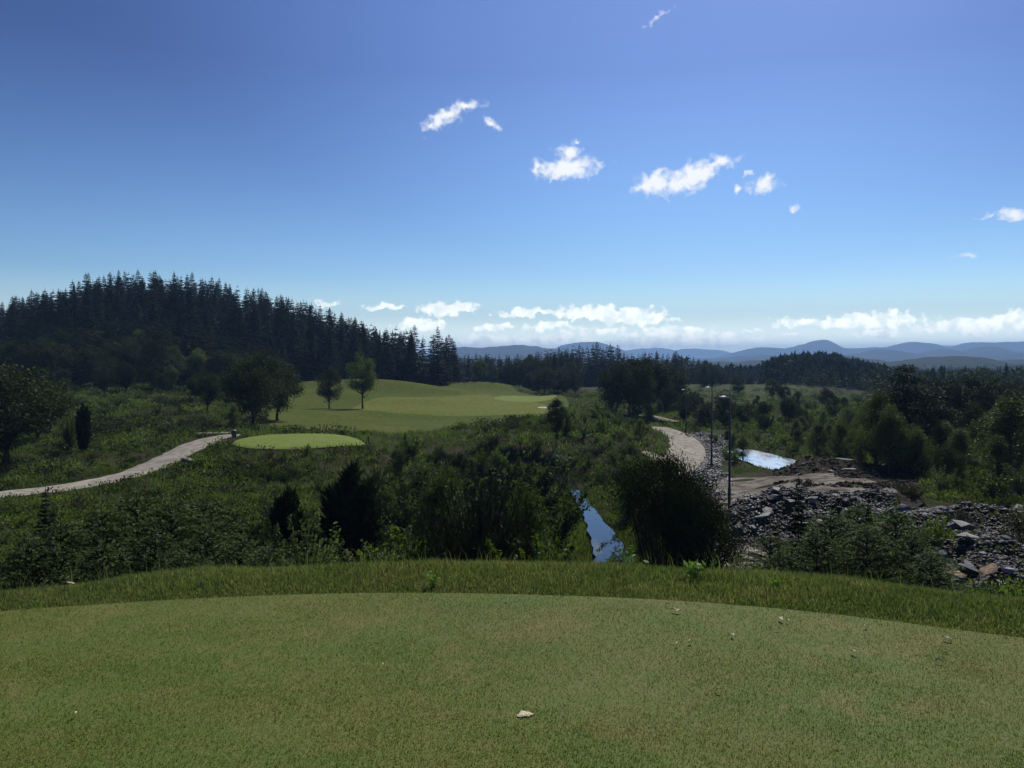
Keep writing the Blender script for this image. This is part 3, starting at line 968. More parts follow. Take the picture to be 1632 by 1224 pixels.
def leaves(b, C, size, rng, elong=1.4, up=0.3, squash=1.0):
    """rhombic leaves at points C"""
    n = len(C)
    d = unit(rng.normal(0, 1, (n, 3)) * np.array([1, 1, squash]) + np.array([0, 0, up]))
    s = unit(np.cross(d, rng.normal(0, 1, (n, 3))))
    L = size * rng.uniform(0.6, 1.4, (n, 1)); w = L / elong * 0.5
    b.quads(C - d * L * 0.5, C + s * w, C + d * L * 0.5, C - s * w)


def spruce_mesh(rng, h=10.0, R=2.1, nwh=26, nb=8, nt=15, sparse=1.0, fat=1.0, jz=1.2):
    b = MB()
    A, B, C = [], [], []
    for k in range(nwh):
        f = (k + rng.uniform(-0.3, 0.3)) / nwh
        f = min(max(f, 0.0), 0.99)
        z = h * (0.02 + 0.97 * f ** 0.95)
        r0 = R * 1.08 * (1 - f) ** 1.05 * rng.uniform(0.72, 1.15) + 0.07
        m = max(4, int(nb * (1 - 0.35 * f)))
        a0 = rng.uniform(0, 6.28)
        for j in range(m):
            z = h * (0.02 + 0.97 * f ** 0.95) + rng.uniform(-jz, jz) * h / nwh * (1 - f)
            a = a0 + j / m * 2 * PI + rng.normal(0, 0.2)
            r = r0 * rng.uniform(0.65, 1.15)
            dr = np.array([math.cos(a), math.sin(a), 0]); sd_ = np.array([-math.sin(a), math.cos(a), 0])
            tt = np.sort(rng.uniform(0.12, 1.0, nt))
            droop = -0.28 * r * (tt - 0.9 * tt ** 2) + (0.25 * r * tt if f > 0.75 else 0)
            base = np.array([0, 0, z]) + dr * (tt * r)[:, None] + np.array([0, 0, 1.0]) * droop[:, None]
            side = np.where(np.arange(nt) % 2 == 0, 1, -1)[:, None]
            ln = (0.20 + 0.30 * r * (1.05 - tt))[:, None] * rng.uniform(0.6, 1.2, (nt, 1))
            tip = base + sd_ * side * ln * 0.8 + dr * ln * 0.55 + np.array([0, 0, -1.0]) * ln * rng.uniform(0.0, 0.55, (nt, 1))
            w = (0.09 + 0.06 * r) * fat
            A.append(base - dr * w + np.array([0, 0, 0.04])); B.append(base + dr * w * 1.2); C.append(tip)
            # bough tip
            e = np.array([0, 0, z]) + dr * r * 1.12 + np.array([0, 0, -0.03 * r + (0.3 * r if f > 0.75 else 0)])
            A.append((np.array([0, 0, z + 0.03]) + dr * 0.25 * r)[None]); B.append((e * 0.4 + 0.6 * np.array([0, 0, z]) + sd_ * 0.14 * r ** 0.5)[None]); C.append(e[None])
    # leader
    n = 5
    for i in range(n):
        a = rng.uniform(0, 6.28)
        A.append(np.array([[0.06, 0, h * 0.94]])); B.append(np.array([[-0.06 * math.cos(a), 0.06 * math.sin(a), h * 0.94]])); C.append(np.array([[0, 0, h * 1.03]]))
    b.tris(np.vstack(A), np.vstack(B), np.vstack(C))
    return b


def leafy_mesh(rng, h, R, nclump, nleaf, size, base=0.35, flat=0.75, elong=1.5, spread=0.34, shape='round', up=0.25, trunk_r=None, limbs=True):
    """returns crown MB, wood MB"""
    tr = trunk_r or 0.018 * h + 0.02
    wood, P = trunk_mb(h * 0.78, tr, rng, 0.05)
    b = MB()
    cs = []
    zc = h * (base + 1) / 2; rz = h * (1 - base) / 2
    while len(cs) < nclump:
        p = unit(rng.normal(0, 1, 3)) * rng.uniform(0.35, 0.92) ** 0.6
        if shape == 'cone':
            f = (p[2] + 1) / 2
            k_ = 1.15 * (1 - f) ** 0.7 + 0.12
        elif shape == 'flat':
            k_ = 1.0 if p[2] > -0.2 else 0.75
        else:
            k_ = 1.0
        c = np.array([p[0] * R * k_, p[1] * R * k_, zc + p[2] * rz])
        c[:2] += rng.normal(0, 0.06 * R, 2)
        cs.append(c)
    for c in cs:
        s = R * spread * rng.uniform(0.6, 1.25)
        n = int(nleaf / nclump * rng.uniform(0.6, 1.4))
        pts = rng.normal(0, 1, (n, 3))
        rad = np.linalg.norm(pts, axis=1, keepdims=True)
        pts = pts / rad * np.minimum(rad, 1.9) * s * np.array([0.8, 0.8, 0.8 * flat]) * 0.75
        leaves(b, c + pts, size, rng, elong, up)
        if limbs:
            zb = max(h * base * 0.6, min(c[2] - 0.25 * h * rng.uniform(0.3, 1.0), h * 0.7))
            i = np.interp(zb, P[:, 2], np.arange(len(P)))
            p0 = P[int(i)] + (P[min(int(i) + 1, len(P) - 1)] - P[int(i)]) * (i - int(i))
            mid = (p0 + c) / 2 + np.array([0, 0, -0.03 * h]) + rng.normal(0, 0.03 * h, 3)
            wood.tube([p0, mid, c], [tr * 0.42, tr * 0.26, tr * 0.08], 4, False)
    return b, wood


def stems_bush(rng, h, R, nst, nleaf, size, elong=2.0, up=0.6, lean=0.5, leaf0=0.25):
    """many stems from the base, leaves along them"""
    b = MB(); wood = MB(); C = []
    for i in range(nst):
        a = rng.uniform(0, 6.28); ln = h * rng.uniform(0.55, 1.05)
        out = R * rng.uniform(0.15, 1.0)
        t = np.linspace(0, 1, 6)
        px = math.cos(a) * out * t ** 1.2 + rng.normal(0, 0.02 * h, 6) * t
        py = math.sin(a) * out * t ** 1.2 + rng.normal(0, 0.02 * h, 6) * t
        pz = ln * (t - 0.22 * t ** 2 * (out / max(R, 1e-3))) - 0.05
        P = np.column_stack([px, py, pz])
        wood.tube(P, (0.010 + 0.006 * h) * (1 - 0.8 * t), 4, False)
        n = int(nleaf / nst)
        tt = rng.uniform(leaf0, 1.03, n)
        Q = np.column_stack([np.interp(tt, t, P[:, c]) for c in range(3)])
        Q += rng.normal(0, 1, (n, 3)) * (0.05 * h + 0.02) * (1.25 - tt)[:, None]
        C.append(Q)
    leaves(b, np.vstack(C), size, rng, elong, up)
    return b, wood


def juniper_mesh(rng, h, R, n=7500):
    """dense upright spikes on several columns grown together, narrow at the foot"""
    b = MB()
    nl = 9
    for i in range(nl):
        a0 = i / nl * 2 * PI + rng.uniform(-0.3, 0.3)
        off = R * (0.0 if i == 0 else rng.uniform(0.32, 0.62))
        hh = h * (0.97 if i == 0 else rng.uniform(0.62, 0.95)); r0 = R * rng.uniform(0.34, 0.52)
        m = n // nl
        f = rng.uniform(0, 1, m) ** 0.85; a = rng.uniform(0, 2 * PI, m)
        prof = np.interp(f, [0, 0.2, 0.6, 0.85, 1.0], [0.45, 0.75, 1.0, 0.72, 0.12])
        ox = off * math.cos(a0) * (0.35 + 0.75 * f); oy = off * math.sin(a0) * (0.35 + 0.75 * f)
        lump = 1 + 0.35 * (vnoise(a * 1.5 + i * 7, f * 9, 3) - 0.5) * 2
        rr = r0 * prof * lump * rng.uniform(0.45, 1.02, m)
        C = np.column_stack([ox + rr * np.cos(a), oy + rr * np.sin(a), f * hh])
        d = unit(np.column_stack([np.cos(a) * 0.5, np.sin(a) * 0.5, np.full(m, 1.0)]) + rng.normal(0, 0.3, (m, 3)))
        s = unit(np.cross(d, rng.normal(0, 1, (m, 3))))
        L = h * 0.05 * rng.uniform(0.5, 1.9, (m, 1)); w = L * 0.17
        b.tris(C - s * w, C + s * w, C + d * L)
        leaves(b, C[::3] * np.array([0.85, 0.85, 0.95]), h * 0.06, rng, 2.4, 0.8)
    wood, _ = trunk_mb(h * 0.6, 0.05, rng)
    return b, wood


def young_spruce(rng, h=3.0, R=1.6, nwh=15, nb=9):
    """young spruce seen close: boughs, side twigs as needled brushes, pale new tips"""
    wood, _ = trunk_mb(h * 0.97, 0.045, rng, 0.01)
    TW0, TW1, RAD, TIP = [], [], [], []
    for k in range(nwh):
        f = (k + 0.3) / nwh
        z = h * (0.05 + 0.85 * f)
        r0 = R * (1 - f ** 1.6) ** 0.9 * (0.8 if f < 0.1 else 1) + 0.10
        m = nb - (2 if f > 0.7 else 0)
        a0 = rng.uniform(0, 6.28)
        for j in range(m):
            a = a0 + j / m * 2 * PI + rng.normal(0, 0.16)
            r = r0 * rng.uniform(0.7, 1.15)
            dr = np.array([math.cos(a), math.sin(a), 0]); sd_ = np.array([-math.sin(a), math.cos(a), 0])
            rise = rng.uniform(0.35, 0.7) + 0.5 * f
            tt = np.linspace(0, 1, 6)
            P = np.array([0, 0, z]) + dr * (tt * r)[:, None] + np.array([0, 0, 1.0]) * ((rise * tt - 0.62 * tt ** 2) * r)[:, None]
            wood.tube(P, 0.012 * (1 - 0.7 * tt), 3, False)
            for i in range(5):
                TW0.append(P[i]); TW1.append(P[i + 1]); RAD.append(0.022); TIP.append(1.0 if i == 4 else 0.1)
            nt = int(6 + 8 * r)
            for i in range(nt):
                s = 0.18 + 0.8 * (i + rng.uniform(0, 1)) / nt
                p = np.array([np.interp(s, tt, P[:, c]) for c in range(3)])
                sg = 1 if i % 2 else -1
                ln = r * rng.uniform(0.16, 0.34) * (1.25 - s) + 0.10
                dv = unit(sd_ * sg * rng.uniform(0.6, 1.0) + dr * rng.uniform(0.4, 0.9) + np.array([0, 0, rng.uniform(0.0, 0.6)]))
                q1 = p + dv * ln * 0.55
                q2 = q1 + unit(dv + np.array([0, 0, -0.35])) * ln * 0.45
                TW0.append(p); TW1.append(q1); RAD.append(0.020); TIP.append(0.0)
                TW0.append(q1); TW1.append(q2); RAD.append(0.020); TIP.append(rng.uniform(0.2, 1.0))
    for i in range(5):
        a = i * 1.256
        p = np.array([0, 0, h * 0.93])
        TW0.append(p); TW1.append(p + np.array([0.09 * math.cos(a), 0.09 * math.sin(a), 0.10])); RAD.append(0.016); TIP.append(0.8)
    TW0.append(np.array([0, 0, h * 0.9])); TW1.append(np.array([0, 0, h * 1.04])); RAD.append(0.02); TIP.append(0.7)
    TW0 = np.array(TW0); TW1 = np.array(TW1); RAD = np.array(RAD); TIP = np.array(TIP)
    # every twig carries needles: thin triangles sloping forward all round
    nn = 13
    n = len(TW0)
    D = unit(TW1 - TW0)
    ref = np.where(np.abs(D[:, 2:3]) < 0.9, np.array([[0, 0, 1.0]]), np.array([[1.0, 0, 0]]))
    a = unit(np.cross(D, ref)); b_ = np.cross(D, a)
    A, B, C, T = [], [], [], []
    for i in range(nn):
        th = rng.uniform(0, 2 * PI, n)[:, None]
        t = ((i + rng.uniform(0, 1, n)) / nn)[:, None]
        p = TW0 + (TW1 - TW0) * t
        rad = np.cos(th) * a + np.sin(th) * b_
        tip = p + rad * (RAD * 1.3)[:, None] + D * 0.028
        A.append(p - D * 0.012); B.append(p + D * 0.012); C.append(tip); T.append(TIP)
    mb = MB()
    mb.tris(np.vstack(A), np.vstack(B), np.vstack(C))
    me = mb.mesh('needles', M['spruce_y'])
    at = me.attributes.new('tip', 'FLOAT', 'POINT')
    at.data.foreach_set('value', np.repeat(np.concatenate(T), 3).astype(np.float32))
    return me, wood


def rock_mesh(rng, flat=0.5, sharp=1.0):
    """angular broken rock of about one metre, convex hull of a few points"""
    import bmesh
    bm = bmesh.new()
    n = 13
    for i in range(n):
        p = unit(rng.normal(0, 1, 3)) * rng.uniform(0.75, 1.0) * np.array([0.62, 0.42, 0.42 * flat * 1.3])
        bm.verts.new(tuple(p))
    r = bmesh.ops.convex_hull(bm, input=bm.verts)
    for v in [v for v in bm.verts if not v.link_faces]:
        bm.verts.remove(v)
    bmesh.ops.bevel(bm, geom=[e for e in bm.edges], offset=0.015, segments=1, affect='EDGES')
    me = bpy.data.meshes.new('rock')
    bm.to_mesh(me); bm.free()
    return me


# ------------------------------------------------------------------ things from prototypes
class Kind:
    """one kind of plant: a few meshes that copies share"""
    def __init__(self, name, parts, h):
        self.name, self.parts, self.h = name, parts, h   # parts: (part name, mesh, material)


def kind_tree(name, variants, h, matc, matw, crown='crown', wood='trunk'):
    out = []
    for (c, w) in variants:
        cm = c if isinstance(c, bpy.types.Mesh) else c.mesh(crown, matc)
        wm = w.mesh(wood, matw, True)
        out.append(Kind(name, [(crown, cm), (wood, wm)], h))
    return out


PROTO = {}


def put(kinds, x, y, height, label, cat, group=None, width=1.0, rz=None, z=None, sink=0.05, name=None, var=None):
    k = kinds[random.randrange(len(kinds)) if var is None else var % len(kinds)]
    o = bpy.data.objects.new(name or k.name, None)
    COL.objects.link(o)
    o.empty_display_size = 0.2
    zz = TH(x, y) if z is None else z
    o.location = (x, y, zz - sink)
    s = height / k.h
    o.scale = (s * width, s * width, s)
    o.rotation_euler = (0, 0, random.uniform(0, 6.28) if rz is None else rz)
    tag(o, label, cat, group)
    for (pn, me) in k.parts:
        key = me.name
        if key in PROTO:
            c = PROTO[key].copy()
            COL.objects.link(c)
            c.parent = o
        else:
            c = link(pn, me, o)
            PROTO[key] = c
    return o


def put_px(kinds, u, y, vtop, label, cat, group=None, width=1.0, **kw):
    """stand a plant at picture column u and depth y so that its top reaches picture row vtop"""
    x, yy, _ = at_depth(u, y)
    zt = CAMZ - float(slope(vtop)) * y
    g = TH(x, y)
    return put(kinds, x, y, max(0.3, zt - g), label, cat, group, width, z=g, **kw)


r_ = np.random.default_rng
K = {}
K['spruce'] = kind_tree('spruce_tree', [(spruce_mesh(r_(20 + i), [10, 10.6, 9.4, 10, 10.3, 9.7][i], [2.5, 2.9, 2.2, 3.1, 2.4, 2.7][i], 32 + i, 7, 16), trunk_mb(9.6, 0.16, r_(i), 0.004)[0]) for i in range(6)], 10, M['spruce'], M['bark'])
K['pine'] = kind_tree('pine_tree', [leafy_mesh(r_(40 + i), 8, 2.7, 60, 11000, 0.26, 0.28, 0.55, 3.2, 0.30, 'flat', 0.5) for i in range(4)], 8, M['pine'], M['bark'])
K['broad'] = kind_tree('broadleaf_tree', [leafy_mesh(r_(50 + i), 8, 2.7, 50, 8800, 0.19, 0.27, 0.85, 1.5, 0.30, 'round') for i in range(4)], 8, M['tree'], M['bark'])
K['dark'] = kind_tree('broadleaf_tree', [leafy_mesh(r_(60 + i), 8, 3.0, 56, 10500, 0.20, 0.18, 0.8, 1.6, 0.30, 'round') for i in range(4)], 8, M['broad_dark'], M['bark'])
K['fir'] = kind_tree('fir_tree', [leafy_mesh(r_(75 + i), 8, 2.1, 110, 15000, 0.15, 0.0, 0.6, 2.6, 0.26, 'cone', -0.3) for i in range(3)], 8, M['fir'], M['bark'])
K['birch'] = kind_tree('birch_tree', [leafy_mesh(r_(70 + i), 6, 1.6, 70, 11000, 0.10, 0.08, 1.0, 1.5, 0.30, 'cone', -0.2) for i in range(4)], 6, M['birch'], M['bark'])
K['shrub'] = kind_tree('shrub', [stems_bush(r_(80 + i), 1.5, 0.9, 22, 2600, 0.075, 1.7) for i in range(4)], 1.5, M['broad'], M['bark'], 'foliage', 'stems')
K['shrub_dark'] = kind_tree('shrub', [stems_bush(r_(90 + i), 1.5, 0.95, 24, 3000, 0.075, 2.0) for i in range(4)], 1.5, M['broad_dark'], M['bark'], 'foliage', 'stems')
K['willow'] = kind_tree('willow_shrub', [stems_bush(r_(100 + i), 1.5, 0.8, 20, 2200, 0.06, 2.4, 0.8) for i in range(4)], 1.5, M['willow'], M['bark'], 'foliage', 'stems')
K['heather'] = kind_tree('heather_bush', [stems_bush(r_(110 + i), 0.7, 0.7, 34, 2600, 0.055, 2.6, 1.0, leaf0=0.1) for i in range(3)], 0.7, M['heather'], M['bark'], 'foliage', 'stems')
K['juniper'] = kind_tree('juniper_bush', [juniper_mesh(r_(120 + i), 3.0, 0.8) for i in range(2)], 3.0, M['juniper'], M['bark'], 'foliage', 'stems')
K['young'] = kind_tree('young_spruce', [young_spruce(r_(130 + i)) for i in range(3)], 3.0, M['spruce_y'], M['bark'], 'needles', 'trunk')
K['broom'] = kind_tree('broom_bush', [stems_bush(r_(140 + i), 2.2, 0.95, 90, 5200, 0.11, 6.0, 2.2, leaf0=0.2) for i in range(2)], 2.2, M['pine'], M['bark'], 'foliage', 'stems')

# ------------------------------------------------------------------ forest on the left hill
PROF_U = [-80, 0, 40, 75, 110, 150, 200, 260, 330, 400, 470, 520, 560, 600, 640, 690, 725, 735]
PROF_V = [492, 484, 470, 464, 458, 434, 428, 432, 438, 455, 470, 488, 505, 517, 522, 520, 540, 552]
rng = np.random.default_rng(5)
cnt = 0
HILL = []
for gy in np.arange(172, 262, 7.2):
    for gx in np.arange(-170, 5, 5.4):
        x = gx + rng.uniform(-2.2, 2.2) + (2.7 if int(gy / 7.2) % 2 else 0); y = gy + rng.uniform(-2.8, 2.8)
        u = x / y * F + W / 2
        if u < -70 or u > 728: continue
        HILL.append((y, x, u))
HILL.sort()
HILL = [h for h in HILL]
BACK = []
for (y, x, u) in HILL:
    g = TH(x, y)
    vt = float(np.interp(u, PROF_U, PROF_V)) + rng.uniform(-3, 9)
    zt = CAMZ - float(slope(vt)) * y
    if u > 640 and y > 215: continue
    hh = min(zt - g, rng.uniform(11.0, 16.0))
    if hh < 6.5: continue
    ridge_ = (zt - g) <= hh + 0.01
    if cnt < 245 and (ridge_ or y < 196 or rng.random() < 0.25):
        cnt += 1
        put(K['spruce'], x, y, hh, 'dark tall spruce in the dense forest over the left hill', 'spruce tree', 'spruces of the forest on the left hill', 1.0 + rng.uniform(-0.1, 0.3), z=g, sink=0.2)
    else:
        BACK.append((x, y, g, hh))


def merged_forest(name, pts, label, mat):
    """more of the same spruces where they can no longer be told apart"""
    base = []
    for i in range(3):
        m = spruce_mesh(r_(500 + i), 10, 2.7, 17, 7, 9, fat=1.7)
        base.append(np.vstack(m.V))
    rg = r_(8); VV = []
    for j, (x, y, g, h) in enumerate(pts):
        B = base[j % 3]; a = rg.uniform(0, 6.28); sc = h / 10; w = sc * rg.uniform(0.9, 1.25)
        c, s_ = math.cos(a), math.sin(a)
        VV.append(np.column_stack([(B[:, 0] * c - B[:, 1] * s_) * w + x, (B[:, 0] * s_ + B[:, 1] * c) * w + y, B[:, 2] * sc + g - 0.2]))
    V = np.vstack(VV)
    tag(link(name, np_mesh(name, V, [np.arange(len(V)).reshape(-1, 3)], (mat,))), label, 'forest', None, 'stuff')


print('back', len(BACK))
for gy in np.arange(176, 264, 5.4):
    for gx in np.arange(-165, 4, 5.2):
        x = gx + rng.uniform(-3, 3); y = gy + rng.uniform(-3, 3); u = x / y * F + W / 2
        if -70 < u < 720 and not (u > 630 and y > 212):
            g = TH(x, y); vt = float(np.interp(u, PROF_U, PROF_V)) + rng.uniform(-2, 11)
            hh = min(CAMZ - float(slope(vt)) * y - g, rng.uniform(8, 14))
            if hh > 4: BACK.append((x, y, g, hh))
for i in range(190):
    u = rng.uniform(30, 470); y = rng.uniform(146, 176)
    x = (u - W / 2) / F * y
    if in_poly(np.array([x]), np.array([y]), FAIR)[0]: continue
    BACK.append((x, y, TH(x, y), rng.uniform(7, 11)))
merged_forest('spruce_forest', BACK, 'dense dark spruces filling the forest on the hill', M['spruce'])
print('hill spruces', cnt)


def scatter_px(kinds, lst, label, cat, group=None, **kw):
    for (u, y, vt) in lst:
        put_px(kinds, u, y, vt, label, cat, group, **kw)


# ------------------------------------------------------------------ trees one can tell apart
def T(kinds, u, y, vt, label, cat='tree', **kw):
    return put_px(kinds, u, y, vt, label, cat, **kw)


T(K['broad'], 578, 118, 567, 'tall light green broadleaf tree with a forked trunk on the fairway', width=0.82, var=1)
T(K['dark'], 525, 119, 583, 'small dark round-crowned tree on the fairway left of the lighter one', width=0.80, var=2)
T(K['dark'], 403, 79, 556, 'big dark tree between the gravel path end and the fairway', width=0.95, var=0)
T(K['dark'], 442, 92, 578, 'smaller dark tree behind the big one at the fairway corner', width=1.1, var=1)
T(K['dark'], 8, 57, 573, 'dark spreading tree cut by the left edge of the photo', width=1.35, var=2)
T(K['dark'], 58, 68, 598, 'lower dark tree just right of the tree at the left edge', width=1.35, var=3)
T(K['dark'], 330, 95, 590, 'dark round bushy tree left of the big tree by the fairway', width=0.9)
T(K['broad'], 318, 140, 556, 'lighter green tree rising at the foot of the forest hill', width=0.8)
T(K['broad'], 655, 176, 569, 'slim pale green tree against the dark end of the forest', width=0.45)
T(K['broad'], 765, 178, 572, 'bushy mid green tree at the far right corner of the fairway', width=0.85)
T(K['broad'], 790, 172, 587, 'small pale slender tree beside the far fairway corner', width=0.55)
T(K['pine'], 886, 62.5, 631, 'young pine with a bare thin trunk on the shrubby mound', width=0.55, var=1)
T(K['pine'], 1002, 106, 570, 'left tree of the big dark clump beyond the shrubby mound', width=0.95, var=0)
T(K['pine'], 1036, 110, 566, 'right tree of the big dark clump beyond the shrubby mound', width=1.05, var=2)
T(K['dark'], 975, 116, 592, 'lower dark tree at the left foot of the big dark clump', width=1.0)
T(K['dark'], 1060, 118, 606, 'lower dark tree at the right foot of the big dark clump', width=0.9)
T(K['pine'], 1090, 100, 640, 'thin dark pine behind the farthest street lamp', width=0.8)
T(K['pine'], 1155, 98, 630, 'dark pine standing behind the two nearer street lamps', width=0.8)
T(K['dark'], 1176, 170, 598, 'dark round tree on the far green meadow', width=0.9)
T(K['dark'], 1232, 150, 604, 'largest dark round tree on the far meadow with a shadow below', width=1.0)
T(K['dark'], 1208, 148, 629, 'small dark tree left of the large round meadow tree', width=0.8)
T(K['fir'], 1440, 54, 580, 'tallest dark conifer right of the pond', width=1.5, var=1)
T(K['birch'], 1396, 52, 611, 'light green birch leaning against the tallest conifer', width=0.95)
T(K['birch'], 1418, 50, 640, 'dark green young birch in front of the tallest conifer', width=1.1)
T(K['birch'], 1372, 57, 650, 'pale green young birch left of the tall conifer', width=0.9)
T(K['fir'], 1480, 56, 610, 'dark conifer just right of the tallest one', width=1.5, var=2)
T(K['dark'], 984, 109, 578, 'dark tree at the left edge of the big dark clump', width=0.9, var=1)
T(K['dark'], 1018, 103, 574, 'front tree in the middle of the big dark clump', width=0.85, var=3)
T(K['pine'], 1508, 62, 600, 'pine with long level boughs behind the peat heap', width=1.0, var=3)
T(K['pine'], 1548, 72, 594, 'dark broad pine right of the pine with level boughs', width=1.05, var=1)
T(K['pine'], 1592, 78, 598, 'dark broad pine near the right edge of the photo', width=1.1, var=0)
T(K['birch'], 1612, 46, 622, 'pale green tall birch close to the right edge', width=1.35, var=2)
T(K['broad'], 1570, 52, 662, 'wide green bushy tree under the right edge birch', width=0.9)
T(K['birch'], 1530, 50, 676, 'grey green young birch behind the rock heap', width=1.2)
T(K['birch'], 1338, 60, 664, 'first young birch right of the pond', width=1.0)
T(K['birch'], 1303, 64, 668, 'second young birch right of the pond, nearer the water', width=1.1)
T(K['birch'], 1272, 72, 680, 'small birch at the right bank of the pond', width=1.2)
T(K['birch'], 1184, 66, 694, 'leafy birch bush at the left bank of the pond', width=1.3)
T(K['birch'], 1168, 74, 690, 'small birch bush behind the left bank of the pond', width=1.2)

for (u, y, vt, kn, lab, wd) in [
        (1405, 60, 628, 'broad', 'leafy tree filling the gap left of the tallest conifer', 0.8),
        (1462, 49, 676, 'birch', 'young birch in front of the second conifer', 1.2),
        (1500, 52, 664, 'birch', 'pale birch under the pine with level boughs', 1.2),
        (1545, 58, 640, 'dark', 'dark bushy tree behind the grey green birch', 0.9),
        (1640, 50, 640, 'dark', 'dark bushy tree cut by the right edge of the photo', 0.9),
        (1590, 44, 690, 'birch', 'low birch in front of the right edge birch', 1.3),
        (1508, 46, 705, 'dark', 'low dark bushy tree behind the far rock heap', 0.9),
        (1435, 50, 700, 'dark', 'low dark bushy tree at the foot of the tallest conifer', 0.8),
        (1360, 66, 668, 'dark', 'dark low tree behind the pale young birch', 0.9),
        (1322, 74, 672, 'birch', 'third young birch behind the two by the pond', 1.2),
        (1384, 74, 640, 'broad', 'green tree behind the birches left of the tallest conifer', 0.8)]:
    T(K[kn], u, y, vt, lab, width=wd)

# dark mixed trees at the foot of the hill
rng = np.random.default_rng(77)
for i in range(125):
    u = rng.uniform(-30, 470); y = rng.uniform(116, 172)
    if u > 430 and y < 158: continue
    kk = K['dark'] if rng.random() < 0.72 else (K['pine'] if rng.random() < 0.8 else K['broad'])
    x, yy, _ = at_depth(u, y)
    if in_poly(np.array([x]), np.array([yy]), FAIR)[0]: continue
    put(kk, x, yy, rng.uniform(4.5, 8.5) * (0.6 if y < 132 else 1.0), 'dark bushy tree in the mixed wood at the foot of the hill', 'tree', 'mixed trees at the foot of the hill', rng.uniform(0.8, 1.1))
# edge of the wood behind the fairway
for i in range(34):
    u = rng.uniform(800, 905); y = rng.uniform(186, 222)
    vt = float(np.interp(u, [795, 830, 870, 905], [572, 566, 560, 556])) + rng.uniform(0, 16)
    T(K['spruce'] if rng.random() < 0.6 else K['dark'], u, y, vt, 'dark tree in the wood behind the far green', 'tree', group='trees of the wood behind the far green', width=rng.uniform(0.9, 1.2))
for i in range(16):
    u = rng.uniform(822, 922); y = rng.uniform(163, 188)
    T(K['dark'] if rng.random() < 0.6 else K['fir'], u, y, rng.uniform(582, 602), 'lower dark tree along the front of the wood behind the far green', 'tree', group='front trees of the wood behind the far green', width=rng.uniform(1.0, 1.3))
for i in range(22):
    u = rng.uniform(992, 1150); y = rng.uniform(122, 200) if u < 1080 else rng.uniform(205, 238)
    T(K['dark'] if rng.random() < 0.6 else K['fir'], u, y, rng.uniform(578, 598), 'dark tree in the belt right of the big dark clump', 'tree', group='trees of the dark belt', width=rng.uniform(1.0, 1.35))
# tree line across the middle distance
LU = [728, 760, 800, 850, 900, 925, 985, 1000, 1040, 1090, 1130, 1165, 1200, 1230]
LV = [563, 562, 564, 560, 552, 547, 549, 563, 558, 562, 575, 584, 590, 598]
LINE = []
for row, y in enumerate((240, 250, 260, 270)):
    for u in np.arange(728, 1225, 11.0):
        uu_ = u + rng.uniform(-5, 5) + (5 if row % 2 else 0)
        vt = float(np.interp(uu_, LU, LV)) + rng.uniform(-2, 8)
        yy = y + rng.uniform(-4, 4)
        if row == 0:
            T(K['spruce'], uu_, yy, vt, 'dark conifer in the level tree line across the middle distance', 'spruce tree', group='conifers of the middle distance tree line', width=rng.uniform(0.95, 1.25))
        else:
            x_, y_, _ = at_depth(uu_, yy); g = TH(x_, y_)
            LINE.append((x_, y_, g, CAMZ - float(slope(vt)) * y_ - g))
merged_forest('conifer_wood', LINE, 'dark conifers packed behind the middle distance tree line', M['spruce'])
# dark trees filling the right background
for i in range(46):
    u = rng.uniform(1440, 1720); y = rng.uniform(92, 190)
    T(K['dark'] if rng.random() < 0.6 else K['pine'], u, y, rng.uniform(597, 618) + (190 - y) * 0.08, 'dark tree in the wood behind the birches on the right', 'tree',
      group='trees of the wood on the right', width=rng.uniform(0.9, 1.3))


def lite_wood(spec, seed, mat, name, label):
    """a far-off wood that reads as one mass"""
    rg = r_(seed)
    b = MB()
    for (u0, u1, y0, y1, n, h0, h1) in spec:
        u = rg.uniform(u0, u1, n); y = np.exp(rg.uniform(math.log(y0), math.log(y1), n))
        for (a, c) in zip(u, y):
            x = (a - W / 2) / F * c
            g = TH(x, c); h = rg.uniform(h0, h1); R = h * rg.uniform(0.2, 0.4)
            m = int(34 + 8000 / c)
            f = rg.uniform(0, 1, m); th = rg.uniform(0, 6.28, m)
            con = rg.random() < 0.55
            rr = R * ((1 - f) ** 0.8 if con else np.sqrt(np.maximum(0.05, 1 - (2 * f - 1) ** 2))) * rg.uniform(0.6, 1.0, m)
            C = np.column_stack([x + rr * np.cos(th), c + rr * np.sin(th), g + h * (0.08 + 0.9 * f)])
            leaves(b, C, h * (0.20 if c > 350 else 0.15), rg, 1.7, 0.5)
            leaves(b, np.array([[x, c, g + h]]), h * 0.25, rg, 4, 6.0)
    o = b.build(name, mat)
    tag(o, label, 'wood', None, 'stuff')


lite_wood([(1222, 1420, 225, 350, 520, 4.5, 8), (1215, 1400, 350, 420, 260, 6, 9), (1228, 1340, 350, 400, 150, 7, 10), (1120, 1230, 290, 420, 200, 4, 7)], 4, M['spruce'], 'distant_wood', 'dark wood on the low rise left of centre right horizon')
lite_wood([(1130, 1950, 430, 1000, 1500, 4, 9), (1400, 1950, 185, 430, 900, 4, 8), (1270, 1400, 205, 230, 60, 2, 5), (720, 1130, 300, 900, 500, 4, 9)], 6, M['broad_dark'], 'distant_forest', 'blue green woodland spreading below the far hills')

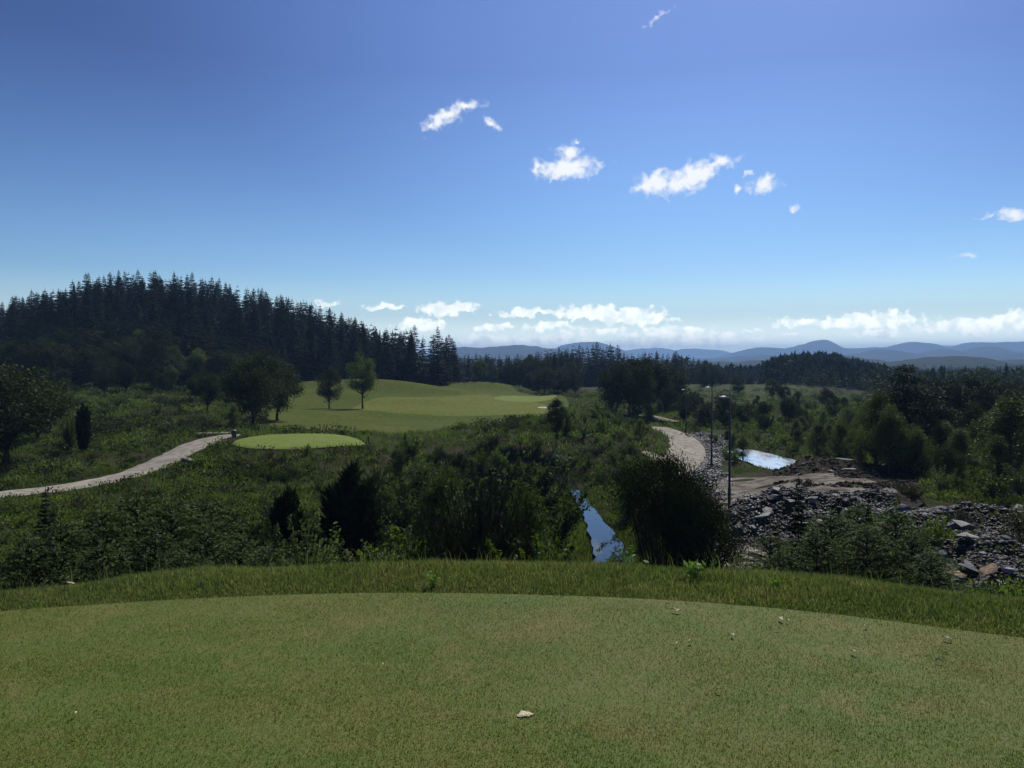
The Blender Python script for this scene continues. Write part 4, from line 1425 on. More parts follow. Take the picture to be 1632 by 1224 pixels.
# ------------------------------------------------------------------ near bushes and saplings
T(K['juniper'], 563, 28, 735, 'tall dark club-shaped juniper standing alone on the slope', 'juniper', width=1.25, rz=0.4, var=0)
T(K['juniper'], 459, 25, 776, 'narrow dark juniper left of the club-shaped one', 'juniper', width=0.85, var=1)
T(K['juniper'], 133, 62, 641, 'slim dark juniper column in the scrub above the path', 'juniper', width=0.62, var=0)
T(K['shrub'], 112, 63, 655, 'dim green bush standing just left of the slim juniper column', 'bush', width=0.55, var=1)
def big_bush(rng, h, R, ncl=260, nleaf=120000):
    bc = MB(); wood, _ = trunk_mb(h * 0.5, 0.12, rng)
    for i in range(ncl):
        x, y = rng.uniform(-1, 1), rng.uniform(-1, 1)
        if x * x + y * y > 1: continue
        top = 1.0 - 0.10 * max(0, -x - 0.55) - 0.34 * max(0.0, x + 0.1) ** 1.15 - 0.10 * y * y
        zf = top * (1 - rng.random() ** 2.2)
        lean = 0.10 * (1 - zf)
        c = np.array([(x * (0.86 + 0.14 * zf) + lean) * R, y * R * 0.9, max(0.06, zf) * h])
        s_ = R * rng.uniform(0.10, 0.2)
        m = nleaf // ncl
        pts = rng.normal(0, 1, (m, 3)) * s_ * np.array([1.15, 1.0, 0.6])
        leaves(bc, c + pts, 0.062, rng, 3.2, 0.5)
        wood.tube([(0, 0, 0.1), c * np.array([0.5, 0.5, 0.45]), c], [0.04, 0.025, 0.008], 4, False)
    return bc, wood


bc, bw_ = big_bush(r_(300), 4.0, 1.6)
K['bigbush'] = kind_tree('juniper_bush', [(bc, bw_)], 4.0, M['juniper'], M['bark'], 'foliage', 'stems')
T(K['bigbush'], 1080, 21.5, 738, 'huge near-black bush right of the stream, sloping down to the right', 'bush', rz=0.0, width=0.66)
tall = [
    (100, 12.2, 812, 'young spruce with level pale shoots, second from the left in the left thicket'),
    (165, 12.9, 788, 'tall young spruce in the left part of the left thicket'),
    (222, 13.8, 762, 'tallest young spruce of the left thicket, under the gravel path'),
    (275, 13.2, 776, 'young spruce just right of the tallest in the left thicket'),
    (328, 14.2, 776, 'young spruce behind the right half of the left thicket'),
    (250, 11.2, 826, 'bushy young spruce at the front middle of the left thicket'),
    (332, 11.8, 820, 'bushy young spruce at the front right of the left thicket'),
    (390, 12.2, 838, 'young spruce at the right end of the left thicket'),
    (430, 11.6, 852, 'low young spruce, last to the right in the left thicket'),
    (50, 11.6, 836, 'young spruce, first from the left in the left thicket'),
    (165, 10.8, 846, 'low young spruce at the front left of the left thicket'),
    (295, 10.8, 862, 'lowest young spruce at the lawn edge of the left thicket')]
for i, (u, y, vt, lab) in enumerate(tall):
    T(K['young'], u, y, vt, lab, 'spruce sapling', width=0.95, var=i)
T(K['spruce'], 76, 20, 774, 'small dark spruce poking up over the left gravel path', 'spruce sapling', width=0.9, var=0)
rt = [
    (1226, 13.0, 836, 'young spruce, first from the left in the right thicket'),
    (1322, 12.6, 798, 'broad young spruce left of centre in the right thicket'),
    (1424, 12.2, 792, 'broad young spruce right of centre in the right thicket'),
    (1300, 11.2, 828, 'bushy young spruce at the front left of the right thicket'),
    (1380, 11.2, 822, 'bushy young spruce at the front centre of the right thicket'),
    (1452, 11.0, 832, 'drooping young spruce at the front right of the right thicket'),
    (1480, 10.2, 868, 'low young spruce, last to the right beside the rubble'),
    (1246, 10.8, 862, 'low young spruce at the lawn edge, left end of the right thicket'),
    (1366, 13.4, 788, 'young spruce at the back centre of the right thicket')]
for i, (u, y, vt, lab) in enumerate(rt):
    T(K['young'], u, y, vt, lab, 'spruce sapling', width=1.0, var=i + 1)
T(K['spruce'], 1270, 12.8, 748, 'tall thin dark spruce like a pole above the right thicket', 'spruce sapling', width=0.5, var=0)
T(K['spruce'], 1382, 13.2, 768, 'second thin dark spruce leader above the right thicket', 'spruce sapling', width=0.5, var=2)
T(K['young'], 988, 8.6, 866, 'tiny young spruce in front of the stream at the lawn edge', 'spruce sapling', width=0.95, var=1)
T(K['spruce'], 646, 58, 684, 'small dark spruce sapling right of the second tee', 'spruce sapling', width=1.3, var=2)
T(K['shrub_dark'], 545, 66, 684, 'small dark bush on the far rim of the second tee', 'bush', width=1.6)
T(K['shrub_dark'], 457, 67, 688, 'tiny bush on the far rim of the second tee', 'bush', width=1.3)

near = [
    ('shrub_dark', 375, 24, 792, 'dark twiggy bush beside the narrow juniper', 1.0),
    ('shrub_dark', 415, 22, 815, 'dark bush behind the left spruce thicket', 0.9),
    ('willow', 350, 30, 780, 'pale willow on the slope behind the dark twiggy bush', 0.9),
    ('willow', 18, 17, 830, 'grey leafed willow at the left edge below the path', 1.2),
    ('willow', 490, 21, 800, 'pale leaved willow right of the narrow juniper', 0.8),
    ('willow', 592, 15.5, 838, 'silvery willow closest to the lawn below the club-shaped juniper', 0.9),
    ('shrub', 640, 16, 832, 'leafy green bush at the lawn edge right of the silvery willow', 0.9),
    ('willow', 618, 19, 812, 'pale willow behind the leafy lawn edge bush', 0.9),
    ('shrub', 560, 14, 868, 'low leafy bush at the lawn edge under the juniper', 0.9),
    ('broom', 756, 17.5, 744, 'large wispy bush of upright twigs at the centre', 0.95),
    ('broom', 722, 16.5, 800, 'lower wispy bush left of the large twiggy one', 0.9),
    ('broom', 800, 18.5, 775, 'wispy bush right of the large twiggy one', 0.8),
    ('broom', 682, 15.5, 830, 'low wispy bush beside the leafy lawn edge bush', 0.9),
    ('birch', 697, 23, 738, 'slender birch shrub left of the large twiggy bush', 0.9),
    ('birch', 712, 27, 735, 'second slender birch shrub just behind the first', 0.9),
    ('shrub_dark', 668, 24, 780, 'dark bush under the slender birch shrubs', 0.8),
    ('birch', 842, 20, 762, 'birch shrub left of the stream', 0.8),
    ('willow', 868, 18, 800, 'pale willow on the left bank of the stream', 0.8),
    ('shrub', 850, 15.5, 832, 'leafy bush near the lawn left of the stream', 0.9),
    ('shrub', 872, 16.5, 836, 'leafy bush whose right side touches the stream view', 0.62),
    ('shrub_dark', 818, 30, 728, 'dark bush in the hollow behind the twiggy bushes', 1.0),
    ('shrub_dark', 858, 36, 735, 'dark bush in the hollow left of the stream head', 1.0),
    ('shrub_dark', 780, 38, 716, 'dark spreading bush under the shrubby mound', 1.1),
    ('shrub', 890, 34, 760, 'green bush at the head of the visible stream', 0.9),
    ('shrub', 1000, 42, 745, 'green bush behind the huge dark bush', 1.1),
    ('shrub_dark', 650, 34, 738, 'dark bush on the slope right of the club-shaped juniper', 1.0),
    ('willow', 1024, 9.0, 852, 'spindly pale leaved sapling at the lawn edge by the stream', 0.42),
    ('willow', 1186, 12.0, 870, 'pale willow at the lawn edge right of the huge dark bush', 0.7),
    ('willow', 1205, 10.5, 884, 'low pale willow between the stones and the right thicket', 0.8),
    ('willow', 1602, 9.0, 908, 'pale leafy bush among stones at the lower right edge', 1.0),
    ('willow', 1560, 8.6, 930, 'small pale leafy bush by the lawn at the lower right', 1.0),
    ('willow', 690, 45, 722, 'pale bush on the slope behind the birch shrubs', 1.0),
    ('shrub', 1135, 9.0, 896, 'low green plant in front of the huge dark bush', 0.9),
    ('willow', 930, 66, 652, 'pale bush on top of the shrubby mound', 0.9),
    ('willow', 986, 72, 646, 'tall pale bush at the right top of the shrubby mound', 0.9),
    ('shrub', 958, 68, 656, 'green bush between the two pale bushes on the mound', 0.9),
    ('birch', 905, 67, 656, 'small birch beside the young pine on the mound', 0.9),
    ('birch', 1020, 70, 664, 'small birch at the right end of the mound', 1.1),
    ('birch', 372, 72, 640, 'pale green young birch under the big dark tree', 0.9),
    ('willow', 352, 70, 655, 'pale willow above the top of the gravel path', 1.0),
    ('willow', 310, 68, 672, 'pale low willow left of the plank platform', 1.2),
    ('willow', 105, 66, 655, 'pale bush beside the slim juniper column', 1.0),
    ('willow', 1500, 42, 735, 'pale bush behind the right rock heap', 1.0),
    ('shrub', 1585, 38, 735, 'round light green bush right of the rock heap', 1.0),
    ('willow', 1625, 40, 720, 'grey green bush at the right edge behind the rocks', 1.0),
    ('shrub', 1488, 23.0, 806, 'light green plant growing between the grey slabs', 0.7),
]
for (kn, u, y, vt, lab, wd) in near:
    T(K[kn], u, y, vt, lab, 'bush' if kn != 'birch' else 'birch', width=wd)


# ------------------------------------------------------------------ scattered bushes, zone by zone
def ok(x, y, u, gap=0.5):
    X, Y = np.array([x]), np.array([y])
    if dist_line(X, Y, SPUR)[0] < gap + 0.3 or dist_line(X, Y, FAR_TRACK)[0] < gap + 0.3 or dist_line(X, Y, LEFT_PATH)[0] < gap + 0.4 or dist_line(X, Y, TRACK)[0] < gap + 0.9: return False
    if dist_line(X, Y, STREAM)[0] < gap + 0.2 or in_poly(X, Y, FAIR)[0]: return False
    if dist_ell(X, Y, TEE2)[0] < gap + 0.4 or dist_ell(X, Y, GREEN)[0] < 2 or dist_ell(X, Y, POND)[0] < gap + 0.3: return False
    if 893 < u < 1016 and y < 52: return False
    if 575 < u < 760 and 57 < y < 84: return False
    if 1040 < u < 1240 and 22 < y < 62: return False
    if 1180 < u < 1262 and y < 75: return False
    if 1150 < u < 1435 and 16 < y < 56: return False
    if u >= 1435 and 13 < y < 23.5: return False
    if u < 380 and 36 < y < 60 and dist_line(X, Y, LEFT_PATH)[0] < 2.5 and y < 58: return False
    return True


def zone(seed, n, u0, u1, y0, y1, kinds, h0, h1, label, cat, group, wd=(0.8, 1.3)):
    rg = r_(seed); c = 0; tries = 0
    while c < n and tries < n * 12:
        tries += 1
        u = rg.uniform(u0, u1); y = math.exp(rg.uniform(math.log(y0), math.log(y1)))
        x, yy, _ = at_depth(u, y)
        if not ok(x, yy, u): continue
        put(K[kinds[rg.integers(len(kinds))]], x, yy, rg.uniform(h0, h1), label, cat, group, rg.uniform(*wd))
        c += 1


zone(1, 40, 375, 640, 45, 56, ['shrub', 'shrub', 'shrub_dark', 'willow'], 0.5, 1.0, 'low leafy bush on the bank below the second tee', 'bush', 'bushes on the bank below the second tee')
zone(2, 95, 715, 1068, 60, 84, ['shrub', 'heather', 'shrub_dark', 'willow', 'shrub'], 0.5, 1.15, 'leafy bush covering the mound beside the gravel track', 'bush', 'bushes covering the mound')
zone(3, 75, 600, 920, 26, 58, ['shrub', 'shrub_dark', 'willow', 'shrub_dark', 'heather'], 0.6, 1.5, 'wild bush in the hollow between the lawn and the mound', 'bush', 'bushes in the hollow')
zone(4, 90, -30, 372, 68, 112, ['heather', 'shrub', 'shrub_dark', 'willow', 'heather'], 0.5, 1.5, 'wild bush on the heath between the path and the hill', 'bush', 'bushes on the left heath')
zone(5, 100, 1175, 1660, 62, 135, ['shrub', 'shrub_dark', 'birch', 'shrub', 'willow'], 0.8, 2.2, 'wild bush in the rough ground beyond the rock heaps', 'bush', 'bushes in the right rough ground')
zone(6, 44, -30, 545, 19, 42, ['heather', 'shrub', 'shrub_dark', 'heather'], 0.5, 1.1, 'low wild bush on the slope below the gravel path', 'bush', 'bushes on the left slope')
zone(7, 30, 1010, 1180, 96, 150, ['shrub', 'shrub_dark', 'birch'], 1.0, 2.6, 'bush beside the far end of the gravel track', 'bush', 'bushes by the far end of the track')
zone(13, 22, 330, 545, 21, 36, ['shrub_dark', 'shrub', 'birch', 'shrub_dark'], 1.0, 2.1, 'rounded bush on the slope around the dark junipers', 'bush', 'bushes around the junipers')
zone(14, 16, -20, 330, 20, 35, ['shrub_dark', 'shrub', 'willow'], 0.9, 1.7, 'rounded bush between the left thicket and the gravel path', 'bush', 'bushes between left thicket and path')
zone(15, 26, 590, 900, 40, 60, ['shrub_dark', 'dark', 'shrub', 'birch'], 1.1, 2.2, 'rounded bush in front of the shrubby mound', 'bush', 'bushes in front of the mound')
zone(11, 34, 1055, 1380, 84, 150, ['dark', 'shrub_dark', 'dark', 'birch'], 1.8, 3.8, 'dark low tree in the rough ground between the pond and the meadow', 'tree', 'low trees between pond and meadow')
zone(8, 20, 930, 1075, 34, 60, ['shrub', 'shrub', 'heather'], 0.6, 1.2, 'green bush on the flat between stream and track', 'bush', 'bushes between stream and track')
zone(9, 14, 1120, 1185, 58, 92, ['shrub', 'birch'], 0.6, 1.3, 'leafy bush between the stones and the pond', 'bush', 'bushes between stones and pond')


# ------------------------------------------------------------------ rough growth nobody could count
def tufts(name, mat, seed, n, u0, u1, y0, y1, h0, h1, blades, spread, label, cat, wide=0.05, test=None):
    rg = r_(seed)
    u = rg.uniform(u0, u1, n); y = np.exp(rg.uniform(math.log(y0), math.log(y1), n))
    x = (u - W / 2) / F * y
    keep = (dist_line(x, y, LEFT_PATH) > 0.15) & (dist_line(x, y, TRACK) > 0.1) & (dist_line(x, y, STREAM) > 0.15) & ~in_poly(x, y, FAIR)
    keep &= (dist_ell(x, y, TEE2) > 0.15) & (dist_ell(x, y, GREEN) > 0.2) & (dist_ell(x, y, POND) > 0.2) & (dist_ell(x, y, BUNK) > 0.2)
    keep &= vnoise(x / 2.3, y / 2.3, seed) > 0.25
    if test is not None: keep &= test(x, y, u)
    x, y = x[keep], y[keep]; n = len(x)
    z = terrain_h(x, y)
    sc = (0.7 + y / 70) if y1 > 60 else np.ones(n)
    sc = np.clip(sc, 0.8, 2.2)
    P = np.column_stack([x, y, z])
    P = np.repeat(P, blades, 0); sc = np.repeat(sc, blades)[:, None]
    m = len(P)
    P[:, :2] += rg.normal(0, spread, (m, 2)) * sc
    a = rg.uniform(0, 2 * PI, m)
    h = rg.uniform(h0, h1, (m, 1)) * sc
    d = np.column_stack([np.cos(a), np.sin(a), np.zeros(m)])
    s = np.column_stack([-np.sin(a), np.cos(a), np.zeros(m)])
    w = wide * h * rg.uniform(0.6, 1.3, (m, 1))
    P[:, 2] -= 0.04
    tip = P + d * h * rg.uniform(0.1, 0.7, (m, 1)) + np.array([0, 0, 1.0]) * h
    V = np.stack([P - s * w, P + s * w, tip], 1).reshape(-1, 3)
    o = link(name, np_mesh(name, V, [np.arange(3 * m).reshape(-1, 3)], (mat,)))
    tag(o, label, cat, None, 'stuff')


def clumps(name, mat, seed, n, u0, u1, y0, y1, r0, r1, per, leaf, label, test, up=0.4):
    rg = r_(seed)
    u = rg.uniform(u0, u1, n); y = np.exp(rg.uniform(math.log(y0), math.log(y1), n))
    x = (u - W / 2) / F * y
    r = rg.uniform(r0, r1, n) * np.clip(0.75 + y / 90, 0.8, 2.0)
    keep = (dist_line(x, y, LEFT_PATH) > 0.2 + r * 0.7) & (dist_line(x, y, TRACK) > 0.2 + r) & (dist_line(x, y, SPUR) > r) & (dist_line(x, y, STREAM) > 0.1 + r * 0.7) & ~in_poly(x, y, FAIR)
    keep &= (dist_ell(x, y, TEE2) > r * 0.8) & (dist_ell(x, y, GREEN) > r) & (dist_ell(x, y, POND) > 0.3 + r * 0.5) & (dist_line(x, y, FAR_TRACK) > r)
    keep &= vnoise(x / 3.1, y / 3.1, seed) > 0.3
    keep &= test(x, y, u)
    x, y, r = x[keep], y[keep], r[keep]; m = len(x)
    z = terrain_h(x, y)
    d = unit(rg.normal(0, 1, (m, per, 3))); d[..., 2] = np.abs(d[..., 2])
    C = np.stack([x, y, z], -1)[:, None] + d * r[:, None, None] * rg.uniform(0.5, 1.0, (m, per, 1)) * np.array([1, 1, 0.8])
    b = MB()
    C = C.reshape(-1, 3); sz = np.repeat(leaf * np.clip(0.7 + y / 60, 0.8, 2.4), per)[:, None] * rg.uniform(0.6, 1.4, (m * per, 1))
    dd = unit(d.reshape(-1, 3) + rg.normal(0, 0.7, (m * per, 3)) + np.array([0, 0, up]))
    sv = unit(np.cross(dd, rg.normal(0, 1, (m * per, 3)))) * sz * 0.32
    b.quads(C - dd * sz * 0.5, C + sv, C + dd * sz * 0.5, C - sv)
    tag(b.build(name, mat), label, 'undergrowth', None, 'stuff')


bare = lambda x, y, u: ~((u > 1150) & (u < 1470) & (y > 27) & (y < 58)) & ~((u > 1430) & (y > 15) & (y < 38)) & ~((u > 1105) & (u < 1170) & (y > 30) & (y < 92))
tufts('wild_grass', M['wild'], 31, 36000, -200, 1850, 8.5, 190, 0.07, 0.24, 8, 0.13, 'rough wild grass growing over the heath and slopes', 'grass', 0.055, bare)
tufts('heath_growth', M['heather'], 32, 9000, -200, 1850, 9.5, 170, 0.07, 0.22, 9, 0.13, 'brown green heath plants between the grass', 'heath', 0.10, bare)
tufts('ground_foliage', M['broad'], 33, 36000, -200, 1850, 9, 190, 0.07, 0.28, 9, 0.16, 'low green foliage between the bushes', 'ground cover', 0.16, bare)
clear_view = lambda x, y, u: bare(x, y, u) & ~((u > 580) & (u < 750) & (y > 60) & (y < 84)) & ~((u > 896) & (u < 1016) & (y < 50)) & ~((u > 1170) & (u < 1262) & (y < 64)) & ~((u > 1035) & (u < 1130) & (y < 92))
clumps('undergrowth', M['broad'], 41, 7000, -120, 1760, 11, 175, 0.25, 0.7, 60, 0.085, 'green leafy undergrowth in drifts over the rough ground', clear_view)
clumps('dark_undergrowth', M['broad_dark'], 42, 5600, -120, 1760, 11, 190, 0.25, 0.8, 60, 0.085, 'dark low undergrowth in drifts over the rough ground', clear_view)
clumps('pale_undergrowth', M['willow'], 44, 500, -120, 1760, 11, 120, 0.2, 0.5, 44, 0.07, 'pale grey green leafy undergrowth between the darker drifts', clear_view)
clumps('heath_scrub', M['heather'], 43, 1100, -120, 1760, 11, 150, 0.2, 0.5, 60, 0.07, 'brown heath scrub in drifts over the rough ground', clear_view, 1.0)
tufts('reeds', M['wild'], 34, 7000, 870, 1040, 28, 60, 0.12, 0.34, 5, 0.08, 'tall grass lining the stream banks', 'grass', 0.035, lambda x, y, u: dist_line(x, y, STREAM) < 1.6)


# ------------------------------------------------------------------ grass of the near lawn
def blades(name, mat, seed, x, y, z, h, w, lean, label, two=False):
    rg = r_(seed); m = len(x)
    a = rg.uniform(0, 2 * PI, m); ph = rg.uniform(0, 2 * PI, m)
    d = np.column_stack([np.cos(a), np.sin(a), np.zeros(m)])
    s = np.column_stack([-np.sin(ph), np.cos(ph), np.zeros(m)]) * w[:, None]
    P = np.column_stack([x, y, z]); h = h[:, None]; lean = lean[:, None]
    up = np.array([0, 0, 1.0])
    tip = P + d * h * lean + up * h * np.sqrt(np.maximum(0.05, 1 - np.minimum(lean, 0.97) ** 2))
    if two:
        mid = P + d * h * lean * 0.32 + up * h * 0.58
        V = np.stack([P - s, P + s, mid + s * 0.8, mid - s * 0.8, tip], 1).reshape(-1, 3)
        b = np.arange(m) * 5
        fs = [np.stack([b, b + 1, b + 2, b + 3], 1), np.stack([b + 3, b + 2, b + 4], 1)]
    else:
        V = np.stack([P - s, P + s, tip], 1).reshape(-1, 3)
        fs = [np.arange(3 * m).reshape(-1, 3)]
    tag(link(name, np_mesh(name, V, fs, (mat,))), label, 'grass', None, 'stuff')


rg = r_(61)
n = 460000
y = rg.uniform(2.5, 5.6, n); x = rg.uniform(-1, 1, n) * (0.72 * y + 0.3)
k_ = (y < mown_y(x, y) + 0.01) & (rg.random(n) < 0.35 + 0.65 * vnoise(x * 3, y * 3, 5))
x, y = x[k_], y[k_]; n = len(x)
blades('mown_grass', M['lawn_blade'], 62, x, y, np.full(n, 0.010), rg.uniform(0.007, 0.019, n), rg.uniform(0.0012, 0.0024, n), rg.uniform(0.3, 0.97, n), 'closely mown grass of the near tee')
n = 360000
y = rg.uniform(4.0, 7.6, n); x = rg.uniform(-1, 1, n) * (0.74 * y + 0.4)
t_ = x / y * F + W / 2
cr = np.interp(t_, CREST_U, CREST_Y)
my = mown_y(x, y) + 0.02 * (fbm(x * 7, y * 0, 4, 3) - 0.4)
k_ = (y > my) & (y < cr + 1.5)
x, y, cr, my = x[k_], y[k_], cr[k_], my[k_]; n = len(x)
tall_ = np.clip((y - my) / 0.7, 0, 1)
hh = (0.030 + 0.032 * tall_) * rg.uniform(0.6, 1.45, n) * (0.45 + 1.1 * fbm(x * 1.6, y * 1.6, 8, 3) * 1.15)
blades('rough_grass', M['rough_blade'], 63, x, y, terrain_h(x, y) - 0.003, hh, rg.uniform(0.0016, 0.0034, n), rg.uniform(0.1, 0.8, n), 'longer rough grass on the rim of the near tee', True)
# a few tall seed stalks
n = 900
y = rg.uniform(5.3, 7.0, n); x = rg.uniform(-1, 1, n) * 0.74 * y
cr = np.interp(x / y * F + W / 2, CREST_U, CREST_Y)
k_ = (y > mown_y(x, y) + 0.25) & (y < cr + 0.8); x, y = x[k_], y[k_]; n = len(x)
blades('grass_stalks', M['rough_blade'], 64, x, y, terrain_h(x, y), rg.uniform(0.12, 0.24, n), rg.uniform(0.0014, 0.002, n), rg.uniform(0.1, 0.6, n), 'tall stray stalks along the rim of the near tee', True)


# ------------------------------------------------------------------ rocks
rk = []
for i in range(8):
    me = rock_mesh(r_(200 + i), [0.35, 0.6, 0.9, 0.45, 0.7, 0.3, 0.8, 0.5][i])
    rk.append(me)


def rock(x, y, s, label, group=None, mat='rock', v=None, rot=None, flat=1.0, cat='rock', lift=0.0, sc=None):
    me = rk[random.randrange(8) if v is None else v]
    key = (me.name, mat)
    if key not in PROTO:
        m2 = me.copy(); m2.name = 'rock'; m2.materials.clear(); m2.materials.append(M[mat]); PROTO[key] = m2
    o = link('rock', PROTO[key])
    o.location = (x, y, TH(x, y) + s * 0.12 + lift)
    o.scale = sc or (s * random.uniform(0.8, 1.3), s * random.uniform(0.6, 1.1), s * flat * random.uniform(0.35, 0.85))
    o.rotation_euler = rot or (random.gauss(0, 0.45), random.gauss(0, 0.45), random.uniform(0, 6.28))
    tag(o, label, cat, group)
    return o


def rock_px(u, row, y, s, label, **kw):
    x, yy, _ = at_depth(u, y)
    return rock(x, yy, s, label, **kw)


rock_px(1576, 868, 19.5, 0.75, 'orange tinted rock lying on the grey rubble', mat='rock_warm', v=0, rot=(0.35, -0.3, 0.5), lift=0.2)
rock_px(1520, 866, 19.5, 0.62, 'brownish flat rock left of the orange tinted one', mat='rock_warm', v=3, rot=(0.4, 0.1, 0.2), lift=0.15)
rock_px(1500, 832, 22.0, 1.0, 'largest grey slab standing on edge in the rubble', v=5, rot=(0.7, -0.4, 0.3), lift=0.2)
rock_px(1470, 826, 22.5, 0.8, 'light grey slab left of the largest one', v=3, rot=(0.5, 0.0, 0.1), mat='rock_pale', lift=0.2)
rock_px(1537, 826, 23.0, 0.95, 'grey slab with a pale face right of the largest one', v=0, rot=(0.3, 0.2, 0.9), lift=0.3)
rock_px(1545, 868, 20.0, 0.7, 'grey block between the brownish and the orange rock', v=2, rot=(0.2, 0.3, 0.4), lift=0.1)
rock_px(1350, 724, 52, 1.6, 'long pale slab on top of the peat heap', mat='rock_pale', v=5, rot=(0.1, 0.12, 0.1), sc=(2.0, 0.7, 0.4), lift=0.0)
rock_px(1353, 740, 50, 1.0, 'short pale slab below the long one on the peat heap', mat='rock_pale', v=0, rot=(0.1, 0, 0), sc=(1.2, 0.6, 0.4), lift=0.0)
rock_px(300, 751, 52.5, 1.1, 'grey boulder with a pale side below the gravel path', v=2, rot=(0.1, 0.3, 0.5), sc=(1.1, 0.7, 0.75), cat='boulder')
rock_px(103, 699, 63, 0.6, 'small white stone in the heath left of the slim juniper column', mat='rock_pale', v=4, cat='stone')
rock_px(165, 702, 62, 0.3, 'tiny white stone in the heath right of the slim juniper column', mat='rock_pale', v=4, cat='stone')
for i, (u, y) in enumerate([(893, 60.5), (901, 60), (909, 60.4), (916, 59.6), (923, 60), (886, 61)]):
    rock_px(u, 0, y, 0.55, 'pale stone in the row at the head of the stream', group='pale stones at the head of the stream', mat='rock_pale', cat='stone', lift=0.1)
cnt = 0
rg = r_(404)
for (u0, u1, y0, y1, n, s0, s1, lab, grp) in [
        (1165, 1420, 33.5, 41, 120, 0.25, 0.75, 'broken grey rock in the heap beside the dirt track', 'rocks of the heap beside the dirt track'),
        (1420, 1680, 29, 36, 52, 0.3, 0.8, 'broken grey rock in the far heap on the right', 'rocks of the far right heap'),
        (1450, 1690, 15.5, 27, 112, 0.22, 0.7, 'broken grey rock in the near rubble on the right', 'rocks of the near right rubble'),
        (1240, 1420, 48, 57, 16, 0.3, 0.7, 'rock half buried in the peat heap', 'rocks in the peat heap')]:
    for i in range(n):
        u = rg.uniform(u0, u1); y = rg.uniform(y0, y1)
        if u < 1500 and y < 20 and u < 1470: continue
        x, yy, _ = at_depth(u, y)
        rock(x, yy, s0 + (s1 - s0) * 1.25 * rg.random() ** 2.6, lab, grp, mat='rock' if rg.random() < 0.72 else 'rock_pale')
        cnt += 1
print('rocks', cnt)
for (u, y) in [(205, 50.2), (222, 50.8), (238, 51.5), (255, 52.2), (196, 49.3), (246, 51.2), (268, 53.2)]:
    rock_px(u, 0, y, rg.uniform(0.25, 0.5), 'small grey stone on the lower verge of the gravel path', group='stones on the path verge', cat='stone')


def loose(name, seed, gen, n, s0, s1, label, mat):
    rg = r_(seed)
    x, y = gen(rg, n)
    n = len(x)
    z = np.maximum(terrain_h(x, y), base_h(x, y) if False else -99)
    s = s0 + (s1 - s0) * rg.random(n) ** 2
    base = np.array([[1, 0, 0], [0, 1, 0], [-1, 0, 0], [0, -1, 0], [0.1, 0.1, 1], [0, 0, -1]], float)
    D = rg.uniform(0.6, 1.1, (n, 6, 1)) * base[None] * np.array([1.0, 0.75, 0.55])
    a = rg.uniform(0, 6.28, n); ca, sa = np.cos(a), np.sin(a)
    X = D[..., 0] * ca[:, None] - D[..., 1] * sa[:, None]; Y = D[..., 0] * sa[:, None] + D[..., 1] * ca[:, None]
    tx = rg.normal(0, 0.35, (n, 1)); Z = D[..., 2] + tx * X
    V = np.stack([X, Y, Z], -1) * s[:, None, None] * 0.5 + np.stack([x, y, z + s * 0.12], -1)[:, None, :]
    t = np.array([(0, 1, 4), (1, 2, 4), (2, 3, 4), (3, 0, 4), (1, 0, 5), (2, 1, 5), (3, 2, 5), (0, 3, 5)])
    Ft = (t[None] + (np.arange(n) * 6)[:, None, None]).reshape(-1, 3)
    tag(link(name, np_mesh(name, V.reshape(-1, 3), [Ft], (mat,))), label, 'stones', None, 'stuff')


def zone_xy(u0, u1, y0, y1):
    def g(rg, n):
        u = rg.uniform(u0, u1, n); y = np.exp(rg.uniform(math.log(y0), math.log(y1), n))
        return (u - W / 2) / F * y, y
    return g


def verge(rg, n):
    y = rg.uniform(30, 90, n)
    u = rg.uniform(1095, 1215, n)
    x = (u - W / 2) / F * y
    d = dist_line(x, y, TRACK)
    side = x > np.interp(y, TRACK[::-1, 1], TRACK[::-1, 0])
    k = side & (d > -0.2) & (d < 0.5 + 2.4 * vnoise(x * 0, y / 5, 3) + 0.5) & (dist_ell(x, y, POND) > 0.5)
    return x[k], y[k]


loose('loose_stones', 71, verge, 16000, 0.12, 0.42, 'strip of small grey stones along the right side of the gravel track', M['gravel'])
loose('rubble', 72, zone_xy(1165, 1430, 32, 41.5), 9000, 0.08, 0.32, 'fine rubble filling the heap beside the dirt track', M['rubble'])
zone(12, 16, 1440, 1660, 24, 40, ['shrub', 'shrub_dark', 'heather'], 0.5, 1.2, 'scrubby bush growing through the rubble on the right', 'bush', 'bushes in the right rubble')
loose('rubble', 73, zone_xy(1455, 1720, 13, 27), 9000, 0.06, 0.26, 'fine rubble filling the near heap on the right', M['rubble'])
loose('rubble', 75, zone_xy(1420, 1720, 27, 36), 6500, 0.08, 0.34, 'fine rubble in the far heap on the right', M['rubble'])
loose('peat_clods', 74, zone_xy(1235, 1470, 42, 58), 5000, 0.10, 0.45, 'dark peat clods heaped behind the dirt track', M['peat'])
star('peat', poly_pts([(1236, 49), (1250, 58), (1330, 59), (1420, 56), (1500, 48), (1480, 38), (1440, 36), (1420, 42), (1380, 46.5), (1300, 48), (1236, 49)]), M['peat'], 0.0, 24)
bpy.data.objects['peat'].location.z = 0.0
pm = bpy.data.objects['peat'].data
co = np.empty(len(pm.vertices) * 3, np.float32); pm.vertices.foreach_get('co', co); co = co.reshape(-1, 3)
co[:, 2] = terrain_h(co[:, 0].astype(float), co[:, 1].astype(float)) + 0.05
pm.vertices.foreach_set('co', co.ravel())


